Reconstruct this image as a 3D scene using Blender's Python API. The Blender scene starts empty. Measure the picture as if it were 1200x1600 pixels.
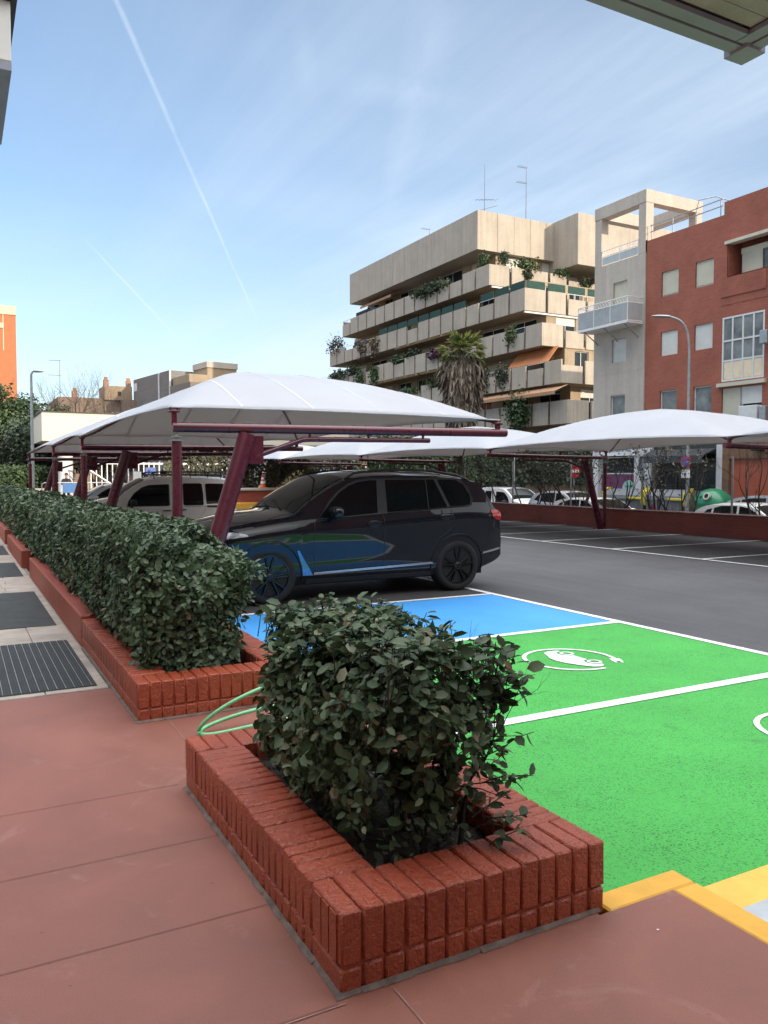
import bpy, bmesh, math, random
import numpy as np
from mathutils import Vector, Matrix, noise
rad = math.radians
RN = random.Random(11)
NP = np.random.default_rng(5)
scene = bpy.context.scene
COL = scene.collection
OFF = {}          # name of a root -> world offset subtracted from the meshes of its parts

# ------------------------------------------------------------------ mesh builder
class MB:
    def __init__(s): s.v = []; s.f = []
    def add(s, vs, fs):
        b = len(s.v); s.v += [tuple(p) for p in vs]; s.f += [tuple(b+i for i in f) for f in fs]
        return s
    def box(s, x0, x1, y0, y1, z0, z1):
        return s.add([(x0,y0,z0),(x1,y0,z0),(x1,y1,z0),(x0,y1,z0),(x0,y0,z1),(x1,y0,z1),(x1,y1,z1),(x0,y1,z1)],
            [(0,3,2,1),(4,5,6,7),(0,1,5,4),(1,2,6,5),(2,3,7,6),(3,0,4,7)])
    def cbox(s, x0, x1, y0, y1, z0, z1, c=.01, M=None):      # chamfered box
        lo = (x0,y0,z0); hi = (x1,y1,z1); vs = []; idx = {}
        for sx in (0,1):
            for sy in (0,1):
                for sz in (0,1):
                    sg = (sx,sy,sz)
                    for a in range(3):
                        p = []
                        for k in range(3):
                            q = hi[k] if sg[k] else lo[k]
                            if k != a: q += -c if sg[k] else c
                            p.append(q)
                        idx[(sg,a)] = len(vs); vs.append(p)
        fs = []
        def cyc(a, sv):
            b, d = [k for k in range(3) if k != a]
            r = []
            for (u, w) in ((0,0),(1,0),(1,1),(0,1)):
                g = [0,0,0]; g[a] = sv; g[b] = u; g[d] = w; r.append(tuple(g))
            return r
        for a in range(3):
            for sv in (0,1): fs.append(tuple(idx[(g,a)] for g in cyc(a, sv)))
        for a in range(3):
            b, d = [k for k in range(3) if k != a]
            for u in (0,1):
                for w in (0,1):
                    g0 = [0,0,0]; g1 = [0,0,0]; g0[b]=g1[b]=u; g0[d]=g1[d]=w; g1[a]=1
                    g0 = tuple(g0); g1 = tuple(g1)
                    fs.append((idx[(g0,b)],idx[(g1,b)],idx[(g1,d)],idx[(g0,d)]))
        for sx in (0,1):
            for sy in (0,1):
                for sz in (0,1):
                    g = (sx,sy,sz); fs.append((idx[(g,0)],idx[(g,1)],idx[(g,2)]))
        if M is not None: vs = [M @ Vector(p) for p in vs]
        return s.add(vs, fs)
    def obox(s, c, size, rz=0, c_=0, M=None):                 # oriented box, c = centre
        m = MB()
        hx, hy, hz = size[0]/2, size[1]/2, size[2]/2
        if c_: m.cbox(-hx,hx,-hy,hy,-hz,hz,c_)
        else: m.box(-hx,hx,-hy,hy,-hz,hz)
        T = Matrix.Translation(c) @ (M if M is not None else Matrix.Rotation(rz,4,'Z'))
        return s.add([T @ Vector(p) for p in m.v], m.f)
    def tube(s, pts, r, n=8, cap=True):
        pts = [Vector(p) for p in pts]; rs = r if isinstance(r,(list,tuple)) else [r]*len(pts)
        b = len(s.v); N = len(pts); up = None
        for i, p in enumerate(pts):
            t = (pts[min(i+1,N-1)]-pts[max(i-1,0)])
            t = t.normalized() if t.length > 1e-9 else Vector((0,0,1))
            if up is None: up = Vector((0,0,1)) if abs(t.z) < .9 else Vector((1,0,0))
            x = t.cross(up)
            if x.length < 1e-6: x = t.orthogonal()
            x.normalize(); y = t.cross(x).normalized(); up = -y if False else x.cross(t).normalized()
            for k in range(n):
                a = 2*math.pi*(k+.5)/n
                s.v.append(tuple(p + (x*math.cos(a)+up*math.sin(a))*rs[i]))
        for i in range(N-1):
            for k in range(n):
                s.f.append((b+i*n+k, b+i*n+(k+1)%n, b+(i+1)*n+(k+1)%n, b+(i+1)*n+k))
        if cap:
            s.f.append(tuple(b+k for k in range(n-1,-1,-1))); s.f.append(tuple(b+(N-1)*n+k for k in range(n)))
        return s
    def lathe(s, prof, n=24, M=None, close=True):              # prof [(r,z)] about Z
        b = len(s.v); M = M or Matrix()
        for r, z in prof:
            for k in range(n):
                a = 2*math.pi*k/n; s.v.append(tuple(M @ Vector((r*math.cos(a), r*math.sin(a), z))))
        for i in range(len(prof)-1):
            for k in range(n):
                s.f.append((b+i*n+k, b+i*n+(k+1)%n, b+(i+1)*n+(k+1)%n, b+(i+1)*n+k))
        if close:
            s.f.append(tuple(b+k for k in range(n-1,-1,-1))); s.f.append(tuple(b+(len(prof)-1)*n+k for k in range(n)))
        return s
    def prism(s, poly, fn0, fn1):                              # poly 2d; fn0/fn1 map (u,v) to 3d
        n = len(poly)
        return s.add([fn0(*p) for p in poly]+[fn1(*p) for p in poly],
            [tuple(range(n-1,-1,-1)), tuple(range(n,2*n))]+[(i,(i+1)%n,n+(i+1)%n,n+i) for i in range(n)])
    def grid(s, fn, nu, nv):
        b = len(s.v)
        for i in range(nu+1):
            for j in range(nv+1): s.v.append(tuple(fn(i/nu, j/nv)))
        for i in range(nu):
            for j in range(nv):
                a = b+i*(nv+1)+j; s.f.append((a, a+nv+1, a+nv+2, a+1))
        return s
    def sheet(s, pts, z): return s.add([(x,y,z) for x,y in pts], [tuple(range(len(pts)))])
    def build(s, name, m, parent=None, origin=None, smooth=35, recalc=True):
        me = bpy.data.meshes.new(name)
        o0 = Vector(OFF.get(parent.name, (0,0,0))) if parent is not None else Vector((0,0,0))
        if origin is not None: o0 = Vector(origin)
        me.from_pydata([tuple(Vector(p)-o0) for p in s.v], [], s.f)
        if recalc:
            bm = bmesh.new(); bm.from_mesh(me); bmesh.ops.recalc_face_normals(bm, faces=bm.faces); bm.to_mesh(me); bm.free()
        if m is not None: me.materials.append(m)
        if smooth:
            me.polygons.foreach_set('use_smooth', [True]*len(me.polygons))
            me.set_sharp_from_angle(angle=rad(smooth))
        me.update()
        o = bpy.data.objects.new(name, me); COL.objects.link(o)
        if parent is not None: o.parent = parent; OFF[o.name] = tuple(o0)
        elif origin is not None: o.location = origin; OFF[o.name] = tuple(origin)
        return o

def thing(name, label, cat, loc=(0,0,0), group=None, local=False, rz=0):
    o = bpy.data.objects.new(name, None); COL.objects.link(o); o.empty_display_size = .2
    o.location = loc; o.rotation_euler = (0,0,rz)
    o['label'] = label; o['category'] = cat
    if group: o['group'] = group
    OFF[o.name] = (0,0,0) if local else tuple(loc)
    return o
def tag(o, label, cat, group=None):
    o['label'] = label; o['category'] = cat
    if group: o['group'] = group
    return o
def struct(o): o['kind'] = 'structure'; return o
def stuff(o, label, cat): o['kind'] = 'stuff'; o['label'] = label; o['category'] = cat; return o
def dup(o, parent=None):
    c = o.copy(); COL.objects.link(c)
    if parent is not None: c.parent = parent
    for ch in [q for q in o.children]: dup(ch, c)
    return c
def relabel(o, label, group=None):
    o['label'] = label
    if group: o['group'] = group
    return o

# ------------------------------------------------------------------ materials
def nn(nt, t, **kw):
    n = nt.nodes.new(t)
    for k, v in kw.items(): setattr(n, k, v)
    return n
def new_mat(name):
    m = bpy.data.materials.new(name); m.use_nodes = True
    nt = m.node_tree; b = nt.nodes['Principled BSDF']; return m, nt, b
def sv(node, key, val): node.inputs[key].default_value = val
def c4(c): return (c[0],c[1],c[2],1)
def ramp(nt, fac, stops):
    r = nn(nt,'ShaderNodeValToRGB'); e = r.color_ramp.elements
    while len(e) < len(stops): e.new(.5)
    for i,(p,c) in enumerate(stops): e[i].position = p; e[i].color = c4(c)
    nt.links.new(fac, r.inputs[0]); return r
def noise_tex(nt, scale, detail=5, rough=.55, vec=None, dist=0):
    n = nn(nt,'ShaderNodeTexNoise'); sv(n,'Scale',scale); sv(n,'Detail',detail); sv(n,'Roughness',rough); sv(n,'Distortion',dist)
    if vec is not None: nt.links.new(vec, n.inputs['Vector'])
    return n
def mixc(nt, fac, a, b, mode='MIX'):
    m = nn(nt,'ShaderNodeMix'); m.data_type = 'RGBA'; m.blend_type = mode
    for i, v in ((0,fac),(6,a),(7,b)):
        if hasattr(v,'is_output') or hasattr(v,'links'): nt.links.new(v, m.inputs[i])
        elif isinstance(v,(int,float)): m.inputs[i].default_value = v
        else: m.inputs[i].default_value = c4(v)
    return m.outputs[2]
def math_(nt, op, a, b=0.0, clamp=False):
    m = nn(nt,'ShaderNodeMath'); m.operation = op; m.use_clamp = clamp
    for i, v in ((0,a),(1,b)):
        if hasattr(v,'links'): nt.links.new(v, m.inputs[i])
        else: m.inputs[i].default_value = v
    return m.outputs[0]
def bump(nt, b, h, strength, dist=.01):
    n = nn(nt,'ShaderNodeBump'); sv(n,'Strength',strength); sv(n,'Distance',dist)
    nt.links.new(h, n.inputs['Height']); nt.links.new(n.outputs[0], b.inputs['Normal']); return n
def mat(name, col, rough=.6, metal=0, coat=0, var=.25, scale=4, bmp=0, bscale=60, spec=.5, col2=None, bdist=.01, rvar=0):
    m, nt, b = new_mat(name)
    tc = nn(nt,'ShaderNodeTexCoord'); ob = tc.outputs['Object']
    n = noise_tex(nt, scale, 6, .6, ob)
    c2 = col2 or tuple(x*(1-var) for x in col)
    c1 = col if col2 else tuple(min(1,x*(1+var*.4)) for x in col)
    r = ramp(nt, n.outputs[0], [(.32,c2),(.68,c1)])
    nt.links.new(r.outputs[0], b.inputs['Base Color'])
    sv(b,'Roughness',rough); sv(b,'Metallic',metal); sv(b,'Coat Weight',coat); sv(b,'Specular IOR Level',spec)
    if coat: sv(b,'Coat Roughness',.03)
    if rvar:
        n3 = noise_tex(nt, scale*3, 4, .6, ob)
        mr = nn(nt,'ShaderNodeMapRange'); sv(mr,'From Min',.3); sv(mr,'From Max',.7); sv(mr,'To Min',max(0,rough-rvar)); sv(mr,'To Max',min(1,rough+rvar))
        nt.links.new(n3.outputs[0], mr.inputs[0]); nt.links.new(mr.outputs[0], b.inputs['Roughness'])
    if bmp:
        n2 = noise_tex(nt, bscale, 4, .6, ob); bump(nt, b, n2.outputs[0], bmp, bdist)
    return m
def glass_mat(name, col=(.012,.015,.016), rough=.03, var=.3, scale=.6):
    m = mat(name, col, rough, var=var, scale=scale, spec=.18); return m
def leaf_mat(name, stops, rough=.45, trans=.15, spec=.4):
    m, nt, b = new_mat(name)
    at = nn(nt,'ShaderNodeAttribute', attribute_name='leafvar')
    r = ramp(nt, at.outputs['Fac'], stops)
    nt.links.new(r.outputs[0], b.inputs['Base Color']); sv(b,'Roughness',rough); sv(b,'Specular IOR Level',spec)
    if trans:
        t = nn(nt,'ShaderNodeBsdfTranslucent'); nt.links.new(r.outputs[0], t.inputs[0])
        mx = nn(nt,'ShaderNodeMixShader'); sv(mx,0,trans) if False else None
        mx.inputs[0].default_value = trans
        nt.links.new(b.outputs[0], mx.inputs[1]); nt.links.new(t.outputs[0], mx.inputs[2])
        nt.links.new(mx.outputs[0], nt.nodes['Material Output'].inputs[0])
    return m
def brick_mat(name, c1, c2, mortar, bw=.24, bh=.065, rough=.8, bmp=.4, msize=.012, swap=False, stain=.3):
    m, nt, b = new_mat(name)
    tc = nn(nt,'ShaderNodeTexCoord'); sp = nn(nt,'ShaderNodeSeparateXYZ'); nt.links.new(tc.outputs['Object'], sp.inputs[0])
    h = math_(nt,'ADD',sp.outputs[0],sp.outputs[1]); cb = nn(nt,'ShaderNodeCombineXYZ')
    nt.links.new(h, cb.inputs[1 if swap else 0]); nt.links.new(sp.outputs[2], cb.inputs[0 if swap else 1])
    br = nn(nt,'ShaderNodeTexBrick'); nt.links.new(cb.outputs[0], br.inputs['Vector'])
    sv(br,'Color1',c4(c1)); sv(br,'Color2',c4(c2)); sv(br,'Mortar',c4(mortar)); sv(br,'Scale',1.0); sv(br,'Mortar Size',msize)
    sv(br,'Brick Width',bw); sv(br,'Row Height',bh); sv(br,'Bias',0.0)
    n = noise_tex(nt, .7, 6, .65, tc.outputs['Object']); st = ramp(nt, n.outputs[0], [(.3,(1-stain,)*3),(.7,(1.08,)*3)])
    c = mixc(nt, 1.0, br.outputs[0], st.outputs[0], 'MULTIPLY'); nt.links.new(c, b.inputs['Base Color'])
    sv(b,'Roughness',rough); bump(nt, b, math_(nt,'SUBTRACT',1.0,br.outputs['Fac']), bmp, .01)
    return m

# ------------------------------------------------------------------ foliage
LEAF_V = np.array([(0,0,0),(.27,.24,.05),(.3,0,-.01),(.27,-.24,.05),(.68,.235,.03),(.7,0,-.03),(.68,-.235,.03),(1,0,-.09)])
LEAF_F = [(0,2,1),(0,3,2),(2,5,4,1),(3,6,5,2),(5,7,4),(6,7,5)]
TUFT_V = np.array([(0,0,0),(.45,.33,.08),(1,0,-.1),(.45,-.33,.08)])
TUFT_F = [(0,1,2),(0,2,3)]
def leaf_mesh(name, P, N, size, m, parent=None, origin=None, A=None, simple=False, jit=.5, svar=.35, droop=0., var=None):
    n = len(P); P = np.asarray(P,float); N = np.asarray(N,float) + NP.normal(0,jit,(n,3))
    N /= np.linalg.norm(N,axis=1)[:,None]+1e-9
    if A is None: A = NP.normal(0,1,(n,3))
    A = np.asarray(A,float); A = A + np.array([0,0,-droop]); A = A - N*np.sum(A*N,axis=1)[:,None]; A /= np.linalg.norm(A,axis=1)[:,None]+1e-9
    B = np.cross(N,A)
    T = TUFT_V if simple else LEAF_V; F = TUFT_F if simple else LEAF_F
    sz = size*(1+NP.uniform(-svar,svar,n)); wd = NP.uniform(.85,1.25,n)
    V = P[:,None,:] + sz[:,None,None]*(T[None,:,0,None]*A[:,None,:] + T[None,:,1,None]*wd[:,None,None]*B[:,None,:] + T[None,:,2,None]*N[:,None,:])
    k = len(T)
    off = np.array(OFF.get(parent.name,(0,0,0)) if parent is not None else (origin or (0,0,0)))
    V = (V - off).reshape(-1,3)
    me = bpy.data.meshes.new(name)
    loops = []; starts = []; tot = []
    base = np.arange(n)*k
    fl = [np.array(f) for f in F]
    li = np.concatenate([ (base[:,None]+f[None,:]) .reshape(n,-1) for f in fl],axis=1).ravel()
    lens = np.tile(np.array([len(f) for f in F]), n)
    me.vertices.add(len(V)); me.vertices.foreach_set('co', V.ravel())
    me.loops.add(len(li)); me.loops.foreach_set('vertex_index', li.astype(np.int32))
    me.polygons.add(len(lens)); st = np.concatenate([[0],np.cumsum(lens)[:-1]]); me.polygons.foreach_set('loop_start', st.astype(np.int32))
    me.update(calc_edges=True); me.validate()
    at = me.attributes.new('leafvar','FLOAT','POINT')
    rv = NP.uniform(0,1,n) if var is None else np.clip(np.asarray(var)+NP.uniform(-.2,.2,n),0,1)
    at.data.foreach_set('value', np.repeat(rv,k).astype(np.float32))
    me.materials.append(m); me.polygons.foreach_set('use_smooth',[True]*len(me.polygons)); me.update()
    o = bpy.data.objects.new(name, me); COL.objects.link(o)
    if parent is not None: o.parent = parent
    elif origin is not None: o.location = origin
    return o
def blob_points(c, r, n, shell=.55, lump=.25, seed=0):
    """points near the surface of a lumpy ellipsoid"""
    D = NP.normal(0,1,(n,3)); D /= np.linalg.norm(D,axis=1)[:,None]
    L = np.array([1+lump*noise.noise(Vector(d)*2.1+Vector((seed*7.3,seed,0)))*2 for d in D])
    t = (shell + (1-shell)*NP.uniform(0,1,n)**.6)*L
    P = np.array(c)+D*np.array(r)*t[:,None]
    return P, D
def branches(mb, p, d, length, r, depth, spread=.6, up=.15, rnd=RN, n=5, kids=(2,3), shrink=.72, tips=None, seg=3):
    d = Vector(d).normalized(); pts = [Vector(p)]; rs = [r]
    for i in range(seg):
        d = (d + Vector((rnd.gauss(0,.13),rnd.gauss(0,.13),rnd.gauss(0,.08)+up*.2))).normalized()
        pts.append(pts[-1]+d*length/seg); rs.append(r*(1-.4*(i+1)/seg))
    mb.tube(pts, rs, n if r > .02 else 4, cap=(depth==0))
    if depth == 0:
        if tips is not None: tips.append((pts[-1],d))
        return
    for k in range(rnd.randint(*kids)):
        nd = (d + Vector((rnd.gauss(0,spread),rnd.gauss(0,spread),rnd.gauss(0,spread*.6)+up))).normalized()
        branches(mb, pts[-1] if k < 2 else pts[rnd.randint(1,seg)], nd, length*shrink*rnd.uniform(.75,1.15), rs[-1]*.8, depth-1, spread, up, rnd, n, kids, shrink, tips, seg)

def text_obj(name, s, size, m, M, parent=None, extrude=.004, align='CENTER'):
    cu = bpy.data.curves.new(name,'FONT'); cu.body = s; cu.size = size; cu.extrude = extrude; cu.align_x = align; cu.align_y = 'CENTER'; cu.resolution_u = 3
    t = bpy.data.objects.new(name, cu); COL.objects.link(t)
    dg = bpy.context.evaluated_depsgraph_get(); me = bpy.data.meshes.new_from_object(t.evaluated_get(dg))
    bpy.data.objects.remove(t); bpy.data.curves.remove(cu)
    off = Vector(OFF.get(parent.name,(0,0,0))) if parent is not None else Vector()
    me.transform(Matrix.Translation(-off) @ M); me.materials.clear(); me.materials.append(m)
    o = bpy.data.objects.new(name, me); COL.objects.link(o)
    if parent is not None: o.parent = parent
    return o
FACE_NEGX = Matrix(((0,0,-1,0),(-1,0,0,0),(0,1,0,0),(0,0,0,1)))   # text read from -X (right = -Y)
FACE_NEGY = Matrix(((1,0,0,0),(0,0,-1,0),(0,1,0,0),(0,0,0,1)))
# ------------------------------------------------------------------ shared materials
def asphalt_mat(name, c1, c2, grit=(.22,.22,.22), gritamt=.6, rough=.85, wet=0):
    m, nt, b = new_mat(name); tc = nn(nt,'ShaderNodeTexCoord'); ob = tc.outputs['Object']
    big = noise_tex(nt, .35, 7, .65, ob); r = ramp(nt, big.outputs[0], [(.3,c1),(.7,c2)])
    fine = noise_tex(nt, 75, 5, .8, ob); fr = ramp(nt, fine.outputs[0], [(.38,(.5,.5,.5)),(.64,(1.4,1.4,1.4))])
    c = mixc(nt, 1.0, r.outputs[0], fr.outputs[0], 'MULTIPLY')
    vo = nn(nt,'ShaderNodeTexVoronoi'); sv(vo,'Scale',24); nt.links.new(ob, vo.inputs['Vector'])
    gr = ramp(nt, vo.outputs['Distance'], [(.05,(gritamt,)*3),(.09,(0,0,0))])
    c = mixc(nt, gr.outputs[0], c, grit); nt.links.new(c, b.inputs['Base Color'])
    # tyre-worn streaks make the gloss uneven
    mp = nn(nt,'ShaderNodeMapping'); sv(mp,'Scale',(1.6,.12,1)); nt.links.new(ob, mp.inputs[0]); s = noise_tex(nt, 1.2, 5, .6, mp.outputs[0])
    mr = nn(nt,'ShaderNodeMapRange'); sv(mr,'From Min',.3); sv(mr,'From Max',.7); sv(mr,'To Min',rough-.22-wet); sv(mr,'To Max',rough)
    nt.links.new(s.outputs[0], mr.inputs[0]); nt.links.new(mr.outputs[0], b.inputs['Roughness'])
    bump(nt, b, fine.outputs[0], .5, .004); return m
def paint_on_asphalt(name, col, dark, pit=.46, rough=.65):
    m, nt, b = new_mat(name); tc = nn(nt,'ShaderNodeTexCoord'); ob = tc.outputs['Object']
    big = noise_tex(nt, .9, 6, .6, ob); r = ramp(nt, big.outputs[0], [(.3,tuple(x*.86 for x in col)),(.7,tuple(x*1.06 for x in col))])
    fine = noise_tex(nt, 95, 4, .65, ob)
    patch = noise_tex(nt, 2.2, 4, .6, ob)                       # pits are denser where the paint has worn
    f2 = math_(nt,'ADD', fine.outputs[0], math_(nt,'MULTIPLY', math_(nt,'SUBTRACT',patch.outputs[0],.5), .15))
    pr = ramp(nt, f2, [(pit-.12,(1,1,1)),(pit,(0,0,0))])
    c = mixc(nt, pr.outputs[0], r.outputs[0], dark)
    st = noise_tex(nt, 1.7, 3, .5, ob, 1.0); sr = ramp(nt, st.outputs[0], [(.70,(0,0,0)),(.78,(.5,.5,.5))])
    c = mixc(nt, sr.outputs[0], c, tuple(x*.55+.02 for x in dark)); nt.links.new(c, b.inputs['Base Color'])
    sv(b,'Roughness',rough); bump(nt, b, fine.outputs[0], .7, .006); return m
M = {}
M['asphalt'] = asphalt_mat('asphalt', (.043,.043,.047), (.076,.076,.081))
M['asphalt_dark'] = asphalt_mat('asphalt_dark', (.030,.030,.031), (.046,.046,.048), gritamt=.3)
M['street'] = asphalt_mat('street', (.05,.05,.052), (.07,.07,.072))
M['green'] = paint_on_asphalt('green_bay_paint', (.047,.335,.054), (.011,.10,.018), pit=.478, rough=.8)
M['blue'] = paint_on_asphalt('blue_bay_paint', (.042,.27,.64), (.015,.11,.32), pit=.38)
M['line'] = mat('white_line_paint', (.66,.67,.68), .6, var=.22, scale=16, bmp=.3, bscale=120)
M['yellow'] = mat('yellow_kerb_paint', (.60,.32,.035), .6, var=.16, scale=5, bmp=.35, bscale=60, bdist=.004)
M['yellow_light'] = mat('yellow_ground_paint', (.68,.40,.07), .65, var=.14, scale=6, bmp=.3, bscale=90)
M['grey_paint'] = mat('grey_patch', (.36,.40,.43), .7, var=.15, scale=10, bmp=.2, bscale=90)
def terracotta():
    m, nt, b = new_mat('terracotta_paving'); tc = nn(nt,'ShaderNodeTexCoord'); ob = tc.outputs['Object']
    n1 = noise_tex(nt, 1.1, 7, .6, ob, .6); r = ramp(nt, n1.outputs[0], [(.28,(.150,.055,.039)),(.5,(.190,.070,.049)),(.75,(.240,.092,.065))])
    sc = noise_tex(nt, 3.0, 8, .72, ob, 1.4); sr = ramp(nt, sc.outputs[0], [(.58,(0,0,0)),(.72,(.34,.34,.34))])
    c = mixc(nt, sr.outputs[0], r.outputs[0], (.30,.19,.165))       # pale scuffs
    sp = noise_tex(nt, 260, 2, .5, ob); spr = ramp(nt, sp.outputs[0], [(.30,(.8,.8,.8)),(.5,(1,1,1)),(.72,(1.14,1.14,1.14))])
    c = mixc(nt, 1.0, c, spr.outputs[0], 'MULTIPLY')
    dn = noise_tex(nt, 19, 2, .4, ob); dr = ramp(nt, dn.outputs[0], [(.765,(0,0,0)),(.78,(.7,.7,.7))]); c = mixc(nt, dr.outputs[0], c, (.05,.03,.028))
    nt.links.new(c, b.inputs['Base Color'])
    mr = nn(nt,'ShaderNodeMapRange'); sv(mr,'To Min',.46); sv(mr,'To Max',.72); nt.links.new(n1.outputs[0], mr.inputs[0]); nt.links.new(mr.outputs[0], b.inputs['Roughness'])
    bump(nt, b, sp.outputs[0], .12, .002); return m
M['terracotta'] = terracotta()
M['joint_dark'] = mat('paving_joint', (.135,.050,.036), .9, var=.3, scale=9)
M['joint_pale'] = mat('pale_paving_joint', (.27,.17,.14), .9, var=.4, scale=9)
M['cement'] = mat('cement_fillet', (.13,.10,.085), .9, var=.5, scale=14, bmp=.5, bscale=60)
M['stone'] = mat('pale_stone_paving', (.33,.29,.25), .75, var=.35, scale=3, bmp=.25, bscale=40, bdist=.004)
M['stone2'] = mat('grey_stone_paving', (.25,.22,.20), .75, var=.35, scale=4, bmp=.25, bscale=40, bdist=.004)
M['rubber'] = mat('rubber_mat', (.016,.019,.021), .75, var=.4, scale=7, bmp=.5, bscale=220, bdist=.004)
M['rubber_worn'] = mat('worn_rubber_mat', (.026,.031,.032), .8, var=.45, scale=5, bmp=.5, bscale=200, bdist=.004)
M['aluminium'] = mat('aluminium_strip', (.30,.31,.32), .45, metal=.7, var=.3, scale=12)
def painted_brick(name, c1, c2, dark, rough=.32):
    m, nt, b = new_mat(name); tc = nn(nt,'ShaderNodeTexCoord'); ob = tc.outputs['Object']
    n1 = noise_tex(nt, 3.5, 6, .6, ob); r = ramp(nt, n1.outputs[0], [(.3,c1),(.7,c2)])
    fine = noise_tex(nt, 85, 3, .6, ob); pr = ramp(nt, fine.outputs[0], [(.33,(.7,)*3),(.40,(0,0,0))])
    c = mixc(nt, pr.outputs[0], r.outputs[0], dark)
    dn = noise_tex(nt, 7, 7, .75, ob, .8); dr = ramp(nt, dn.outputs[0], [(.60,(0,0,0)),(.74,(.35,)*3)]); c = mixc(nt, dr.outputs[0], c, (.20,.10,.075)); nt.links.new(c, b.inputs['Base Color'])
    mr = nn(nt,'ShaderNodeMapRange'); sv(mr,'To Min',rough-.06); sv(mr,'To Max',rough+.22); nt.links.new(n1.outputs[0], mr.inputs[0]); nt.links.new(mr.outputs[0], b.inputs['Roughness'])
    ls = noise_tex(nt, 38, 4, .65, ob, .5); h = math_(nt,'ADD', ls.outputs[0], math_(nt,'MULTIPLY',fine.outputs[0],.5))
    bump(nt, b, h, .95, .010); return m
M['red_brick'] = painted_brick('red_painted_brick', (.235,.044,.020), (.320,.065,.028), (.105,.022,.012), .25)
M['red_wall'] = brick_mat('red_wall_brick', (.35,.075,.044), (.30,.062,.037), (.22,.046,.03), .24, .07, .6, .5, .006)
M['red_smooth'] = painted_brick('red_painted_render', (.25,.050,.026), (.31,.066,.034), (.15,.03,.017), .45)
M['soil'] = mat('planter_soil', (.030,.022,.016), .95, var=.5, scale=20, bmp=1, bscale=45, bdist=.03)
M['maroon'] = mat('maroon_painted_steel', (.100,.012,.026), .30, var=.25, scale=3, coat=.25, bmp=.05, bscale=30, rvar=.08)
M['fabric'] = mat('white_canopy_fabric', (.545,.57,.615), .55, var=.06, scale=1.2, bmp=.05, bscale=6)
_nt = M['fabric'].node_tree; _t = nn(_nt,'ShaderNodeBsdfTranslucent'); _t.inputs[0].default_value = (.60,.56,.52,1); _m = nn(_nt,'ShaderNodeMixShader'); _m.inputs[0].default_value = .36
_nt.links.new(_nt.nodes['Principled BSDF'].outputs[0],_m.inputs[1]); _nt.links.new(_t.outputs[0],_m.inputs[2]); _nt.links.new(_m.outputs[0],_nt.nodes['Material Output'].inputs[0])
M['galv'] = mat('galvanised_steel', (.36,.38,.39), .45, metal=.6, var=.2, scale=5)
M['white_metal'] = mat('white_painted_metal', (.72,.73,.73), .45, var=.12, scale=6)
M['black_plastic'] = mat('black_plastic', (.014,.014,.015), .5, var=.3, scale=9)
M['tyre'] = mat('tyre_rubber', (.008,.008,.0085), .85, var=.3, scale=15, bmp=.3, bscale=120)
M['bark'] = mat('bark', (.055,.042,.034), .9, var=.5, scale=12, bmp=.8, bscale=60)
M['bark_dark'] = mat('dark_bark', (.026,.019,.017), .9, var=.5, scale=12, bmp=.8, bscale=60)
M['leaf_front'] = leaf_mat('glossy_dark_leaves', [(0,(.028,.052,.022)),(.45,(.052,.086,.041)),(.8,(.086,.126,.066)),(.93,(.14,.18,.11)),(1,(.12,.065,.033))], .48, .16, .22)
M['leaf_hedge'] = leaf_mat('hedge_leaves', [(0,(.034,.060,.029)),(.4,(.060,.098,.050)),(.8,(.098,.140,.078)),(.95,(.165,.205,.135)),(1,(.14,.095,.05))], .44, .15, .30)
M['leaf_dark'] = leaf_mat('evergreen_leaves', [(0,(.022,.036,.021)),(.6,(.044,.068,.036)),(1,(.085,.115,.058))], .6, .12)
M['leaf_mid'] = leaf_mat('mid_green_leaves', [(0,(.025,.05,.018)),(.6,(.045,.085,.03)),(1,(.09,.14,.05))], .55, .15)
M['leaf_dry'] = leaf_mat('dry_olive_leaves', [(0,(.04,.045,.028)),(.6,(.075,.08,.05)),(.9,(.12,.11,.075)),(1,(.17,.11,.05))], .65, .1)
M['leaf_purple'] = leaf_mat('purple_flowers', [(0,(.06,.012,.05)),(.6,(.11,.025,.08)),(1,(.05,.07,.03))], .6, .1)
M['dead_frond'] = leaf_mat('dead_palm_fronds', [(0,(.09,.07,.052)),(.5,(.19,.155,.12)),(1,(.30,.25,.20))], .85, .05)
M['leaf_palm'] = leaf_mat('palm_leaves', [(0,(.07,.11,.03)),(.6,(.17,.20,.06)),(1,(.36,.36,.13))], .5, .3)
M['twig'] = mat('twigs', (.10,.082,.07), .9, var=.4, scale=8)

# ------------------------------------------------------------------ ground and roads
LOT = 19.05
def ground_fn():
    mb = MB(); xs = [-1500, -40, LOT, LOT+.02, 400, 1500]; zs = [-.04,-.002,-.002,-.56,-.56,-.56]
    ys = [-1500,-60,0,40,120,1500]
    for i in range(5):
        for j in range(5):
            mb.add([(xs[i],ys[j],zs[i]),(xs[i+1],ys[j],zs[i+1]),(xs[i+1],ys[j+1],zs[i+1]),(xs[i],ys[j+1],zs[i])],[(0,1,2,3)])
    return mb
struct(ground_fn().build('ground', M['asphalt'], smooth=0, recalc=False))
struct(MB().sheet([(LOT+.4,-40),(27.0,-40),(27.0,120),(LOT+.4,120)], -.552).build('street', M['street'], smooth=0, recalc=False))
struct(MB().box(27.0,30.0,-40,33,-.7,-.42).build('street_pavement', M['stone2'], smooth=0))
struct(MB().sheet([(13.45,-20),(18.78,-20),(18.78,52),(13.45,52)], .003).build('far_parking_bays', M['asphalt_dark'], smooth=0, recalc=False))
struct(MB().sheet([(2.2,9.46),(6.81,9.46),(6.81,46),(2.2,46)], .003).build('near_parking_bays', M['asphalt_dark'], smooth=0, recalc=False))
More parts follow.
